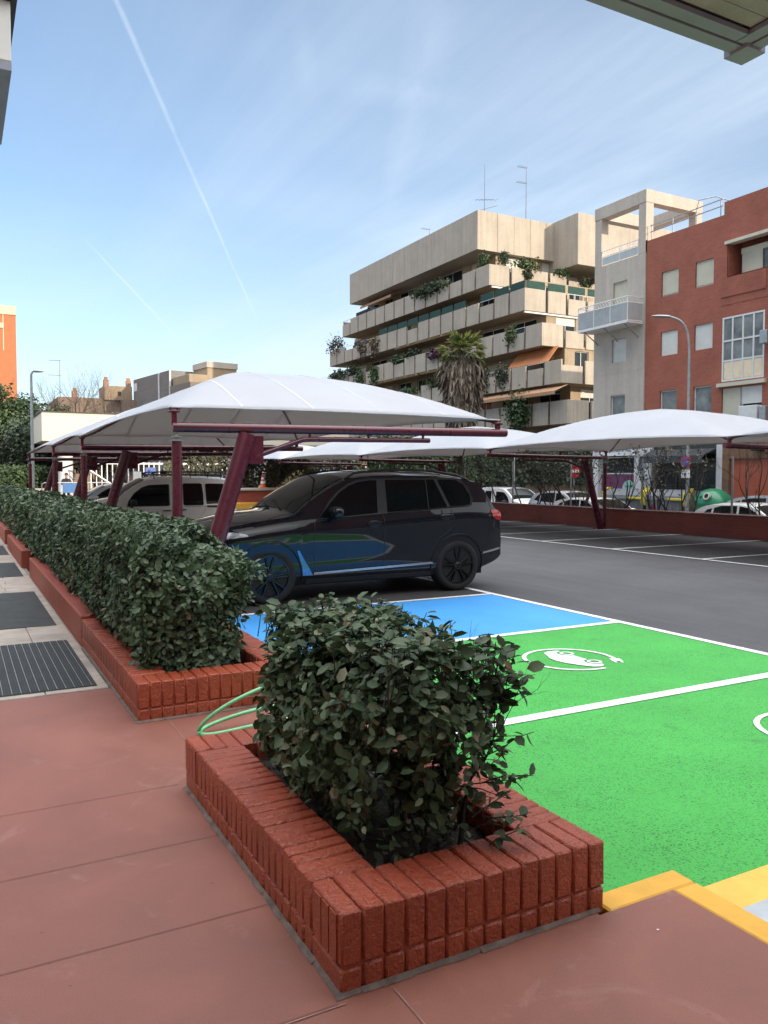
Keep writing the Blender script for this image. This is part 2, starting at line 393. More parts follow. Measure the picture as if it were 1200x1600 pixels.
struct(MB().sheet([(2.3,6.93),(6.78,6.93),(6.78,9.42),(2.3,9.42)], .004).build('blue_bay', M['blue'], smooth=0, recalc=False))
struct(MB().sheet([(2.06,2.28),(2.57,2.28),(2.57,2.25),(6.78,2.25),(6.78,6.93),(2.06,6.93)], .0038).build('green_bays', M['green'], smooth=0, recalc=False))
# yellow and grey ground paint to the right of the walkway corner
struct(MB().sheet([(2.57,.2),(6.78,.2),(6.78,2.25),(2.57,2.25)], .0042).build('yellow_bay_edge', M['yellow_light'], smooth=0, recalc=False))
struct(MB().sheet([(2.70,.4),(6.0,.4),(6.0,2.06),(2.70,2.06)], .0074).build('grey_crossing_patch', M['grey_paint'], smooth=0, recalc=False))
ln = MB(); z = .009
def strip(x0,y0,x1,y1,w):
    d = Vector((x1-x0,y1-y0)).normalized(); n = Vector((-d.y,d.x))*w/2
    ln.add([(x0-n.x,y0-n.y,z),(x1-n.x,y1-n.y,z),(x1+n.x,y1+n.y,z),(x0+n.x,y0+n.y,z)],[(0,1,2,3)])
strip(6.83,2.22,6.83,46,.10)
z = .0096
strip(2.3,4.44,6.78,4.44,.115); strip(2.3,6.92,6.78,6.92,.10); strip(2.3,9.44,6.78,9.44,.09)
for y in (12.0,14.5,17.0,19.5,22.1,24.7,27.2,29.8,32.4,35,38): strip(2.4,y,6.78,y,.09)
z = .009
strip(13.45,-10,13.45,50,.10)
z = .0096
for k in range(-4,14): strip(13.5, 13.9+2.55*k, 18.7, 13.9+2.55*k, .09)
struct(ln.build('white_bay_lines', M['line'], smooth=0, recalc=False))
# charging symbols: a car inside a cable ring that ends in a plug
def build_symbol(cx, cy):
    mb = MB(); z = .0105; r = .42; w = .02
    C = Vector((cx,cy))
    # ring runs from the car tail (5.04,5.33) over -X to +Y and +X, ending at the plug (5.30,5.52)
    a0 = math.atan2(-.36,.04); a1 = math.atan2(-.17,.34)
    n = 64; A = [a0 - (2*math.pi-(a1-a0))*i/n for i in range(n+1)]
    for i in range(n):
        q = [(cx+rr*math.cos(a), cy+rr*math.sin(a), z) for a in (A[i],A[i+1]) for rr in (r-w,r+w)]
        mb.add([q[0],q[1],q[3],q[2]],[(0,1,2,3)])
    def W(pts): mb.add([(cx+p[0],cy+p[1],z) for p in pts],[tuple(range(len(pts)))])
    # car seen from the side, wheels towards +X, with wheel cut-outs as two arcs of the outline
    body = [(.13,.33),(.02,.34),(-.06,.30),(-.10,.20)]
    body += [(-.15,.10),(-.16,0),(-.14,-.12),(-.08,-.24),(-.02,-.33),(.05,-.36),(.11,-.34),(.13,-.29)]
    def arc(c, rr): return [(.13-rr*math.sin(math.pi*t/8), c-rr*math.cos(math.pi*t/8)) for t in range(9)]
    body += arc(-.19,.095) + [(.13,-.06)] + arc(.19,.095)
    W(body)
    for c in (-.19,.19):                                     # wheel rings
        for i in range(20):
            a, b2 = 2*math.pi*i/20, 2*math.pi*(i+1)/20
            W([(.13+q*math.cos(t), c+q*math.sin(t)) for q,t in ((.042,a),(.07,a),(.07,b2),(.042,b2))])
    ca, sa = math.cos(a1), math.sin(a1)                       # plug at the cable's end
    e = Vector((r*ca, r*sa)); t = Vector((sa,-ca)) * 1; nrm = Vector((ca,sa))
    def PL(u,v): return (e.x+t.x*u+nrm.x*v, e.y+t.y*u+nrm.y*v)
    W([PL(0,-.05),PL(.10,-.05),PL(.10,.05),PL(0,.05)]); W([PL(.10,-.04),PL(.16,-.04),PL(.16,-.018),PL(.10,-.018)]); W([PL(.10,.018),PL(.16,.018),PL(.16,.04),PL(.10,.04)])
    return mb
struct(build_symbol(5.02,5.71).build('charging_symbol', M['line'], smooth=0, recalc=False))
struct(build_symbol(5.12,3.28).build('charging_symbol', M['line'], smooth=0, recalc=False))

# walkway: terracotta slab with painted yellow edge
WZ = .10
sw = MB().box(-14,2.06,-30,1.9,-.3,WZ); sw2 = MB()
poly = [(-14,-30),(2.44,-30),(2.44,2.165),(2.06,2.165),(2.06,5.34),(1.05,5.34),(1.05,6.3),(-14,6.3)]
wk = MB().prism(poly, lambda x,y:(x,y,-.3), lambda x,y:(x,y,WZ))
struct(wk.build('walkway', M['terracotta'], smooth=0))
ye = MB().cbox(2.118,2.57,2.168,2.285,-.2,WZ+.001,.008).cbox(2.443,2.57,-30,2.1655,-.2,WZ+.001,.008)
struct(ye.build('yellow_kerb', M['yellow'], smooth=30))
jd = MB()
zj = WZ+.0032
for y in (.88,1.50,2.165-.0,2.81,3.47,4.15): jd.add([(-14,y-.0015,zj),(1.0,y-.0015,zj),(1.0,y+.0015,zj),(-14,y+.0015,zj)],[(0,1,2,3)])
for x in (-.65,-2.9): jd.add([(x-.0022,-4,zj),(x+.0022,-4,zj),(x+.0022,6.28,zj),(x-.0022,6.28,zj)],[(0,1,2,3)])
struct(jd.build('paving_joints', M['joint_dark'], smooth=0, recalc=False))
jp = MB()
for (x0,y0,x1,y1) in ((1.205,4.2,1.205,5.3),(1.185,-4,1.185,2.15),(.2,2.155,1.02,2.155),(2.35,1.2,2.44,1.2),(1.19,1.05,2.44,1.05)):
    w = .0022
    if x0 == x1: jp.add([(x0-w,y0,zj+.001),(x0+w,y0,zj+.001),(x0+w,y1,zj+.001),(x0-w,y1,zj+.001)],[(0,1,2,3)])
    else: jp.add([(x0,y0-w,zj+.001),(x1,y0-w,zj+.001),(x1,y0+w,zj+.001),(x0,y0+w,zj+.001)],[(0,1,2,3)])
struct(jp.build('pale_paving_joints', M['joint_pale'], smooth=0, recalc=False))
# two small flecks of spilt white paint by the planter
fl = MB()
for (x,y,r_) in ((2.17,1.99,.0045),):
    fl.add([(x+r_*RN.uniform(.6,1.6)*math.cos(a*.7),y+r_*RN.uniform(.5,1.2)*math.sin(a*.7),zj+.002) for a in range(9)],[tuple(range(9))])
struct(fl.build('paint_flecks', M['line'], smooth=0, recalc=False))
# stone walkway beyond, with rubber mats in it
struct(MB().box(-14,1.06,6.3,60,-.3,WZ-.012).build('stone_walkway_base', M['stone2'], smooth=0))
st = MB()
yy = 6.34; row = 0
while yy < 40:
    xx = 1.0
    while xx > -4:
        w = RN.choice((.38,.42,.45)); st.cbox(xx-w+.006,xx,yy,yy+.39,WZ-.06,WZ+RN.uniform(-.001,.002),.004); xx -= w
    yy += .396; row += 1
struct(st.build('stone_walkway', M['stone'], smooth=30))
# ------------------------------------------------------------------ brick planters
def brick_planter(name, label, x0, x1, y0, y1, zb, zt, zsplit, dep=.24, pitch=.066, far_end=True):
    t = thing(name, label, 'planter', (x0, y0, zb))
    mb = MB(); g = .0045
    def put(a0,a1,b0,b1,z0,z1,out=None):
        j = lambda s: RN.uniform(-s,s)
        z1 += j(.003)
        cx, cy = (a0+a1)/2, (b0+b1)/2
        Mx = Matrix.Translation((cx,cy,(z0+z1)/2)) @ Matrix.Rotation(j(.012),4,'Z') @ Matrix.Rotation(j(.012),4,'X') @ Matrix.Rotation(j(.01),4,'Y')
        mb.cbox(-(a1-a0)/2+g/2+j(.002),(a1-a0)/2-g/2+j(.002),-(b1-b0)/2+g/2,(b1-b0)/2-g/2,-(z1-z0)/2,(z1-z0)/2,.006+RN.uniform(0,.003),Mx)
    # two long sides
    ye0 = y0+dep; ye1 = y1-dep if far_end else y1
    for (xa,xb) in ((x0,x0+dep),(x1-dep,x1)):
        n = int((ye1-ye0)/pitch); p = (ye1-ye0)/n
        for i in range(n):
            ya = ye0+i*p; put(xa,xb,ya,ya+p,zsplit+.004,zt); put(xa,xb,ya,ya+p,zb-.02,zsplit-.002)
    # two ends, between the long sides
    ends = [(y0,y0+dep)] + ([(y1-dep,y1)] if far_end else [])
    for (ya,yb) in ends:
        n = int((x1-x0)/(pitch*1.12)); p = (x1-x0)/n
        for i in range(n):
            xa = x0+i*p; put(xa,xa+p,ya,yb,zsplit+.004,zt); put(xa,xa+p,ya,yb,zb-.02,zsplit-.002)
        q = 4; pq = dep/q                                   # the ends of the corner bricks, seen from the long sides
        for xs_ in (x0,x1):
            for i in range(1,q): mb.box(xs_-.0025,xs_+.0025,ya+i*pq-.028,ya+i*pq+.024,zsplit+.012,zt-.012)
    core = .012
    mb.box(x0+core,x0+dep-core,y0+core,y1-core,zb-.03,zt-.012).box(x1-dep+core,x1-core,y0+core,y1-core,zb-.03,zt-.0125)
    for (ya,yb) in ends: mb.box(x0+dep-core,x1-dep+core,ya+core,yb-core,zb-.03,zt-.013)
    mb.build('brick_rim', M['red_brick'], t, smooth=40)
    so = MB(); zs = zt-.12
    def soil(u,v):
        x = x0+dep-.01+(x1-x0-2*dep+.02)*u; y = y0+dep-.01+(y1-y0-2*dep+.02)*v
        return (x,y,zs+.05*noise.noise(Vector((x*5,y*5,1)))+.02*noise.noise(Vector((x*22,y*22,4))))
    so.grid(soil, 14, max(14,int((y1-y0)*9))); so.build('soil', M['soil'], t, smooth=60)
    cm = MB()
    for k in range(int((y1-y0)/.1)):
        ya = y0+k*.1
        cm.add([(x0-.014+RN.uniform(-.004,.004),ya,zb+.002),(x0+.003,ya,zb+.013),(x0+.003,ya+.1,zb+.013),(x0-.014+RN.uniform(-.004,.004),ya+.1,zb+.002)],[(0,1,2,3)])
    xe = x0-.02
    while xe < min(x1,2.04):
        cm.add([(xe,y0-.015+RN.uniform(-.006,.006),zb+.002),(xe+.09,y0-.014+RN.uniform(-.006,.006),zb+.002),(xe+.09,y0+.003,zb+.013),(xe,y0+.003,zb+.013)],[(0,1,2,3)]); xe += .09
    cm.build('cement_fillet', M['cement'], t, smooth=0)
    return t
P1 = brick_planter('brick_planter', 'small red painted brick planter in the foreground, at the corner of the walkway', 1.02, 2.11, 2.19, 4.10, WZ, .36, .185)
P2 = brick_planter('brick_planter', 'red painted brick planter end with the green hose lying in front of it', 1.02, 2.20, 5.32, 8.0, WZ, .36, .185, far_end=False)
def render_planter(label, y0, y1, zt, x0=1.02, x1=2.2):
    t = thing('rendered_planter', label, 'planter', (x0,y0,WZ))
    w = MB(); d = .26
    w.cbox(x0,x0+d,y0,y1,0,zt,.012).cbox(x1-d,x1,y0,y1,0,zt,.012).cbox(x0+d-.004,x1-d+.004,y0+.002,y0+d,0,zt-.002,.012).cbox(x0+d-.004,x1-d+.004,y1-d,y1-.002,0,zt-.002,.012)
    w.build('planter_wall', M['red_smooth'], t)
    MB().box(x0+d-.01,x1-d+.01,y0+d-.01,y1-d+.01,0,zt-.1).build('soil', M['soil'], t, smooth=0)
render_planter('long smooth red planter wall joined to the brick planter end under the hedge', 8.02, 14.1, .39)
render_planter('red planter block beyond the long wall, beside the second dark floor mat from the back', 15.3, 19.6, .41, .98)
render_planter('shorter red planter block farther along the walkway under the hedge', 20.9, 24.6, .44, .99)
render_planter('farthest red planter block at the left photo edge, under the hedge end', 25.8, 36, .47)

# ------------------------------------------------------------------ mats on the walkway
def ribbed_mat(label, x0, x1, y0, y1):
    t = thing('floor_mat', label, 'floor mat', ((x0+x1)/2,y0,WZ), 'dark mats set across the walkway')
    MB().cbox(x0,x1,y0,y1,WZ-.03,WZ+.006,.004).build('mat_base', M['rubber'], t)
    s = MB(); x = x1-.04; k = 0
    while x > x0:
        s.box(x-.0024,x+.0024,y0+.004,y1-.004,WZ,WZ+.0115); x -= .062
    s.build('strip', M['aluminium'], t, smooth=0)
    r = MB(); x = x1-.02
    while x > x0:
        r.box(x-.006,x+.006,y0+.004,y1-.004,WZ,WZ+.0095); x -= .0207
    r.build('rib', M['rubber_worn'], t, smooth=0)
ribbed_mat('nearest dark ribbed mat with thin metal strips, beside the brick planter', -2.6, .93, 6.42, 8.35)
for lab,(y0,y1) in zip(('plain dark rubber mat right behind the ribbed mat and a strip of pale paving','dark rubber mat beside the near end of the first separate red planter block','farthest dark mat on the walkway, by the left edge of the photo'),((9.25,12.1),(14.0,16.3),(18.0,20.4))):
    mb = MB().cbox(-2.6,.93,y0,y1,WZ-.03,WZ+.006,.004); o = mb.build('floor_mat', M['rubber_worn'], None, (-.8,y0,WZ)); tag(o, lab, 'floor mat', 'dark mats set across the walkway')

# ------------------------------------------------------------------ foreground bush
def rounded_box_sample(n, c, h, p=3.2, lump=.12, seed=0, faces=None):
    D = NP.normal(0,1,(n,3)); D /= np.linalg.norm(D,axis=1)[:,None]
    D = D*np.array([1,1.0,1.0])
    k = (np.sum(np.abs(D)**p,axis=1))**(-1/p)
    S = D*k[:,None]
    Nn = np.sign(S)*np.abs(S)**(p-1)/np.array(h); Nn /= np.linalg.norm(Nn,axis=1)[:,None]
    L = np.array([1+lump*noise.noise(Vector((s[0]*h[0]*3+seed,s[1]*h[1]*3,s[2]*h[2]*3))) for s in S])
    return np.array(c)+S*np.array(h)*L[:,None], Nn, S
bush = thing('planter_bush', 'dense dark glossy-leaved bush growing in the small foreground planter', 'bush', (1.6,3.1,.25))
wood = MB(); tips = []
rb = random.Random(3)
for i in range(13):
    x = rb.uniform(1.36,1.82); y = rb.uniform(2.52,3.75)
    d = Vector((rb.gauss(0,.18)+(x-1.6)*.3, rb.gauss(0,.2)+(y-3.1)*.1, 1))
    branches(wood, (x,y,.2), d, .34, rb.uniform(.008,.013), 4, .42, .28, rb, 6, (2,3), .66, tips)
for i in range(7):
    x = rb.uniform(1.52,1.7); y = rb.uniform(2.5,2.8)
    branches(wood, (x,y,.22), (rb.gauss(.08,.15),rb.gauss(0,.12),1), .18, .006, 3, .45, .12, rb, 5, (2,3), .75, tips)
wood.build('branch', M['bark_dark'], bush, smooth=60)
c = (1.56,3.08,.68); h = (.365,.77,.395)
P, Nn, S = rounded_box_sample(17000, c, h, 2.9, .20, 4)
dep = NP.exponential(.085, len(P)); P = P - Nn*np.minimum(dep,.4)[:,None]
zf = (P[:,2]-.3)/.9
keep = np.ones(len(P),bool)
u = NP.uniform(0,1,len(P))
low = P[:,2] < .76
nearright = (P[:,0] - 1.46) + (2.90 - P[:,1])*.5 > 0         # the sparse, twiggy lower corner by the bays
keep &= ~(low & nearright & (u > .09)); keep &= ~(low & ~nearright & (u > .92))
keep &= ~((P[:,2] < .95) & (P[:,0] > 1.66) & (u > .26))
keep &= ~((P[:,2] < .33) & (u > .5)); keep &= P[:,2] > .25
holes = np.array([noise.noise(Vector(p)*6.5) for p in P]); keep &= ~((holes > .20) & (u > .18))
P, Nn = P[keep], Nn[keep]
A = np.stack([NP.normal(0,.8,len(P)),NP.normal(0,.8,len(P)),NP.normal(-.25,.5,len(P))],1)
Nn2 = Nn*.75 + np.array([0,0,.42])
leaf_mesh('foliage', P, Nn2, .045, M['leaf_front'], bush, A=A, jit=.5, svar=.5)
# leafy sprigs leaning out over the bays from the thin lower corner
sg = MB(); GP = []; GA = []
for i in range(95):
    y = rb.uniform(2.36,3.3); b0 = Vector((rb.uniform(1.6,1.78),y,rb.uniform(.32,.95))); d = Vector((rb.uniform(.25,1),rb.uniform(-.75,.25),rb.uniform(-.25,.7))).normalized(); l = rb.uniform(.14,.30)
    pts = [b0]
    for k in range(4): d = (d+Vector((rb.gauss(0,.18),rb.gauss(0,.18),rb.gauss(-.08,.14)))).normalized(); pts.append(pts[-1]+d*l/4)
    if pts[-1].x > 1.93 or pts[-1].y < 2.2 or pts[-1].z < .3: continue
    sg.tube(pts,[.003,.0026,.0022,.0018,.0012],4)
    for k in range(rb.randint(6,11)):
        t = rb.uniform(.15,1); j = min(3,int(t*4)); q = pts[j].lerp(pts[j+1],t*4-j); GP.append(tuple(q)); GA.append(tuple(d*.5+Vector((rb.gauss(0,.9),rb.gauss(0,.9),rb.gauss(-.25,.6)))))
sg.build('twig', M['bark_dark'], bush, smooth=60)
leaf_mesh('foliage', np.array(GP), np.tile((0,0,1.),(len(GP),1)), .050, M['leaf_front'], bush, A=np.array(GA), jit=.5, svar=.4)
# leaves on the twig ends, standing out of the clipped shape
TP = []; TN = []; TA = []
for p, d in tips:
    if p.z < .3 or p.x < 1.15 or p.x > 1.93 or p.y > 3.9 or p.y < 2.3 or p.z > 1.10: continue
    for k in range(rb.randint(3,6)):
        q = p - d*rb.uniform(0,.10); TP.append(tuple(q)); a = d*.6+Vector((rb.gauss(0,.8),rb.gauss(0,.8),rb.gauss(0,.6))); TA.append(tuple(a)); TN.append((rb.gauss(0,.4),rb.gauss(0,.4),1))
leaf_mesh('foliage', np.array(TP), np.array(TN), .056, M['leaf_front'], bush, A=np.array(TA), jit=.3, svar=.35)
sh = MB(); SP = []; SA = []
for i in range(260):                                            # upright young shoots along the clipped top
    y = rb.uniform(2.4,3.8); x = rb.uniform(1.28,1.88); z = c[2]+h[2]*.93+.05*noise.noise(Vector((x*4,y*4,2)))
    e = Vector((x+rb.gauss(0,.03), y+rb.gauss(0,.03), z+rb.uniform(.0,.05))); sh.tube([(x,y,z-.12),tuple(e)], [.003,.0015], 4)
    for k in range(4): SP.append(tuple(e-Vector((0,0,rb.uniform(0,.05))))); SA.append((rb.gauss(0,1),rb.gauss(0,1),rb.gauss(.25,.4)))
sh.build('shoot', M['bark_dark'], bush, smooth=60)
leaf_mesh('foliage', np.array(SP), np.tile((0,0,1.),(len(SP),1)), .056, M['leaf_front'], bush, A=np.array(SA), jit=.45)
# fallen leaves and litter on the soil
n = 420; P = np.stack([NP.uniform(1.28,1.85,n),NP.uniform(2.45,3.85,n),NP.uniform(.235,.285,n)],1)
stuff(leaf_mesh('leaf_litter', P, np.tile((0,0,1.),(n,1)), .045, M['leaf_dry'], None, origin=(1.6,3.1,.25), jit=.5), 'dry fallen leaves lying on the soil of the foreground planter', 'leaf litter')

# ------------------------------------------------------------------ clipped hedge
hedge = thing('clipped_hedge', 'long clipped green hedge growing in the row of red planters along the walkway', 'hedge', (1.6,5.5,.3))
def hedge_top(y): return 1.30 + .035*noise.noise(Vector((y*.9,3,0))) + .02*math.sin(y*.45)
def hedge_region(y0, y1, dens, size, endface=False, simple=False):
    Ls = []
    L = y1-y0
    def arr(n): return NP.uniform(0,1,n)
    def emit(x,y,z,nx,ny,nz,d): Ls.append(np.stack([x-nx*d,y-ny*d,z-nz*d,np.full_like(x,nx),np.full_like(x,ny),np.full_like(x,nz)],1))
    def lump(y,q,s): return np.array([.085*noise.noise(Vector((a*2.1,b*2.6,s)))+.04*noise.noise(Vector((a*6,b*6,s+5))) for a,b in zip(y,q)])
    n = int(dens*L*1.0)
    # top
    y = y0+arr(n)*L; x = 1.12+arr(n)*.90; e = np.abs((x-1.57)/.45)
    z = np.array([hedge_top(a) for a in y]) + lump(y,x,1.) - .10*e**4 - np.clip((7.2-y)/1.6,0,1)*(.05+.13*np.clip((x-1.5)/.5,0,1))
    d = NP.exponential(.035,n); Ls.append(np.stack([x,y,z-np.minimum(d,.22),(x-1.6)*.5,np.zeros(n),np.ones(n)],1))
    # left (walkway) and right faces
    for sgn, xf, k in ((-1,1.09,1.05),(1,1.99,.8)):
        m = int(n*k); y = y0+arr(m)*L; t = arr(m); z = .34+t*.97
        x = xf - (np.clip((7.0-y)/1.4,0,1)*.12 if sgn > 0 else 0) + sgn*(lump(y,z,2.+sgn) - .11*np.maximum(0,(t-.78)/.22)**2 - .10*np.maximum(0,(.30-t)/.30)**1.5)
        d = np.minimum(NP.exponential(.05,m),.3)
        Ls.append(np.stack([x-sgn*d,y,z,np.full(m,sgn*1.),np.zeros(m),np.full(m,.45)],1))
    if endface:
        m = int(dens*1.25); x = 1.1+arr(m)*.82; t = arr(m); z = .33+t*(.93-.12*np.clip((x-1.5)/.4,0,1))
        y = y0 - lump(x,z,9.) + .16*np.maximum(0,(t-.7)/.3)**2 + .20*np.clip((x-1.6)/.3,0,1)**2 + .06*np.maximum(0,(.3-t)/.3)
        d = np.minimum(NP.exponential(.07,m),.4)
        Ls.append(np.stack([x,y+d,z,np.zeros(m),-np.ones(m),np.full(m,.45)],1))
    Q = np.concatenate(Ls)
    if endface: Q = Q[~((Q[:,2] > 1.16-.10*np.clip((Q[:,0]-1.6)/.3,0,1)+.1*np.clip((Q[:,1]-5.6)/1.2,0,1)) & (Q[:,1] < 6.6) & (Q[:,0] > 1.45))]
    if endface:
        u = NP.uniform(0,1,len(Q)); thin = (Q[:,0] > 1.62) & (Q[:,1] < 6.3) & (Q[:,2] < .80)
        Q = Q[~(thin & (u > .35))]
    if endface:
        rnd = (Q[:,1]-y0 < .25)
    Nn = Q[:,3:6]; Nn = Nn/np.linalg.norm(Nn,axis=1)[:,None]
    A = np.stack([NP.normal(0,.8,len(Q)),NP.normal(0,.8,len(Q)),NP.normal(-.3,.5,len(Q))],1)
    patch = np.array([.42+.55*noise.noise(Vector((q[0]*2.5,q[1]*1.6,q[2]*2.5))) for q in Q[:,:3]])
    leaf_mesh('foliage', Q[:,:3], Nn, size, M['leaf_hedge'], hedge, A=A, simple=simple, jit=.5, svar=.4, var=patch+NP.uniform(-.3,.3,len(Q)))
hedge_region(5.62, 9.0, 2300, .050, True)
hedge_region(9.0, 15, 1250, .059)
hedge_region(15, 36, 560, .085, simple=True)
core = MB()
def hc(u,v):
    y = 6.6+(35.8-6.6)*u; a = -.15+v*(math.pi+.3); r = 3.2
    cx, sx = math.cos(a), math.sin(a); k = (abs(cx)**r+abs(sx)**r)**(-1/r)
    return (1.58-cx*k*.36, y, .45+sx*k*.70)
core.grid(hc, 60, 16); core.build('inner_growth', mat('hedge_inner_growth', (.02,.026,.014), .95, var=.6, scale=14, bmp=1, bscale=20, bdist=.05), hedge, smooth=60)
hw = MB(); htips = []
for i in range(34):
    y = rb.uniform(5.6,7.2); x = rb.uniform(1.3,1.95)
    branches(hw, (x,y,.25), (rb.gauss(0,.3),rb.gauss(-.15,.3),1), .34, rb.uniform(.006,.011), 3, .45, .2, rb, 5, (2,3), .7, htips)
hw.build('branch', M['bark_dark'], hedge, smooth=60)
TP = []; TA = []
for p, d in htips:
    if not (1.05 < p.x < 2.12 and 5.4 < p.y < 7.4 and .36 < p.z < 1.3): continue
    for k in range(4): TP.append(tuple(p-d*rb.uniform(0,.1))); TA.append(tuple(d*.5+Vector((rb.gauss(0,.8),rb.gauss(0,.8),rb.gauss(0,.6)))))
leaf_mesh('foliage', np.array(TP), np.tile((0,-.2,1.),(len(TP),1)), .058, M['leaf_hedge'], hedge, A=np.array(TA), jit=.5)

# ------------------------------------------------------------------ green hose between the planters
hm = mat('green_hose', (.17,.50,.25), .4, var=.25, scale=9)
hp = MB()
def bez(pts, n=26):
    out = []
    for i in range(n+1):
        t = i/n; q = [Vector(p) for p in pts]
        while len(q) > 1: q = [q[k]*(1-t)+q[k+1]*t for k in range(len(q)-1)]
        out.append(tuple(q[0]))
    return out
hp.tube(bez([(1.80,4.75,.42),(1.62,4.75,.37),(1.40,4.78,.32),(1.27,4.86,.16),(1.31,4.90,.115)]), .0125, 10)
hp.tube(bez([(1.86,4.95,.20),(1.70,4.95,.20),(1.50,4.92,.18),(1.30,4.95,.13),(1.30,4.86,.114)]), .0125, 10)
hp.tube(bez([(1.31,4.87,.113),(1.36,4.78,.113),(1.50,4.85,.114),(1.78,4.86,.13),(1.98,4.90,.115)]), .0125, 10)
hp.tube(bez([(1.80,4.75,.42),(1.95,4.75,.43),(2.08,4.82,.3),(2.04,4.9,.12),(1.8,4.98,.115),(1.98,4.90,.115)]), .0125, 10)
tag(hp.build('garden_hose', hm, None, (1.5,4.5,.1), smooth=60), 'pale green garden hose looped on the ground between the two brick planters', 'hose')

# ------------------------------------------------------------------ carports
def frame_mesh_set(t, sgn, x_post, y, xt, bz=2.28, x_back=None):
    """sgn +1: cantilevers towards +X from posts at x_post"""
    s = sgn
    MB().tube([(x_post-.05*s,y,0),(x_post-.05*s,y,2.12)], .058, 20).build('post', M['maroon'], t)
    p = MB().tube([(x_post-.05*s,y,2.12),(x_post-.05*s,y,2.2)], .022, 10).box(x_post-.05*s-.06,x_post-.05*s+.06,y-.06,y+.06,2.12,2.135).box(x_post-.05*s-.05,x_post-.05*s+.05,y-.05,y+.05,2.165,2.18)
    p.build('post_head', M['galv'], t)
    base = x_post + .12*s; top = x_post + .80*s
    MB().tube([(base,y-.01,0),(top,y-.01,2.22)], .105, 28).build('slanted_post', M['maroon'], t)
    g = MB().cbox(min(top-.02*s,top+.2*s),max(top-.02*s,top+.2*s),y-.03,y+.03,1.86,2.2,.006); g.build('bracket', M['maroon'], t); g = MB().box(base-.2,base+.2,y-.16,y+.14,0,.014)
    for dx in (-.15,.15):
        for dy in (-.12,.10): g.lathe([(.016,0),(.016,.02),(.008,.022)],6,Matrix.Translation((base+dx,y+dy,.014)))
    g.build('base_plate', M['maroon'], t)
    MB().tube([(x_post-.10*s,y,bz),(xt,y,bz+.05)], .058, 20).build('beam', M['maroon'], t)
    xa, xb = top+.1*s, top+.72*s; xe = xt-1.28*s
    MB().tube([(xa,y,1.95),(xa+.2*s,y,2.02),(xb,y,2.165),(xb+.12*s,y,2.175),(xe,y,2.195)], .032, 14).build('strut', M['maroon'], t)
    k = MB()
    n = 3
    for i in range(n):
        x = xb+.1*s+(xe-.1*s-xb-.1*s)*i/(n-1); k.tube([(x,y,2.18),(x,y,2.27)], .018, 8)
    k.build('spacer', M['maroon'], t)
    for x in (x_post-.08*s, xt-.14*s):
        u = MB(); u.cbox(x-.03,x+.03,y-.03,y+.03,bz+.03,bz+.20,.004); u.cbox(x-.06,x+.06,y-.045,y+.045,bz+.17,bz+.19,.003)
        u.tube([(x-.04,y,bz+.19),(x-.04,y,bz+.225)],.012,6).tube([(x+.04,y,bz+.19),(x+.04,y,bz+.225)],.012,6)
        u.build('fabric_mount', M['maroon'], t)
def make_frame(label, group, s, x_post, y, xt):
    t = thing('carport_frame', label, 'carport frame', (x_post,y,0), group)
    frame_mesh_set(t, s, x_post, y, xt); return t
NF = [9.35,17.0,22.3,30.2]
labs = ['nearest maroon carport frame, its slanted post standing in front of the dark car','maroon carport frame second from the camera in the hedge-side row','maroon carport frame just beyond the beige van in the hedge-side row','farthest maroon carport frame in the hedge-side row, at the left end of the white canopies']
f0 = make_frame(labs[0], 'carport frames along the hedge', 1, 2.32, NF[0], 6.98)
for y, l in zip(NF[1:], labs[1:]):
    f = dup(f0); f.location = (2.32,y,0); relabel(f, l)
FF = [2.8,11.1,19.4,27.9,36.5,47.0]
flabs = ['maroon frame by the red wall, out of frame to the right','maroon frame at the right photo edge, holding the near corner of the wide canopy','maroon wall-side frame whose post pair stands right of the dark car','maroon frame behind the rear of the dark car on the wall side','maroon frame seen above the windscreen of the dark car on the wall side','farthest small maroon frame on the wall side, left of the traffic cone']
g0 = make_frame(flabs[1], 'carport frames along the far wall', -1, 18.40, FF[1], 13.78)
for i, (y, l) in enumerate(zip(FF, flabs)):
    if i in (0,1): continue
    f = dup(g0); f.location = (18.40,y,0); relabel(f, l)
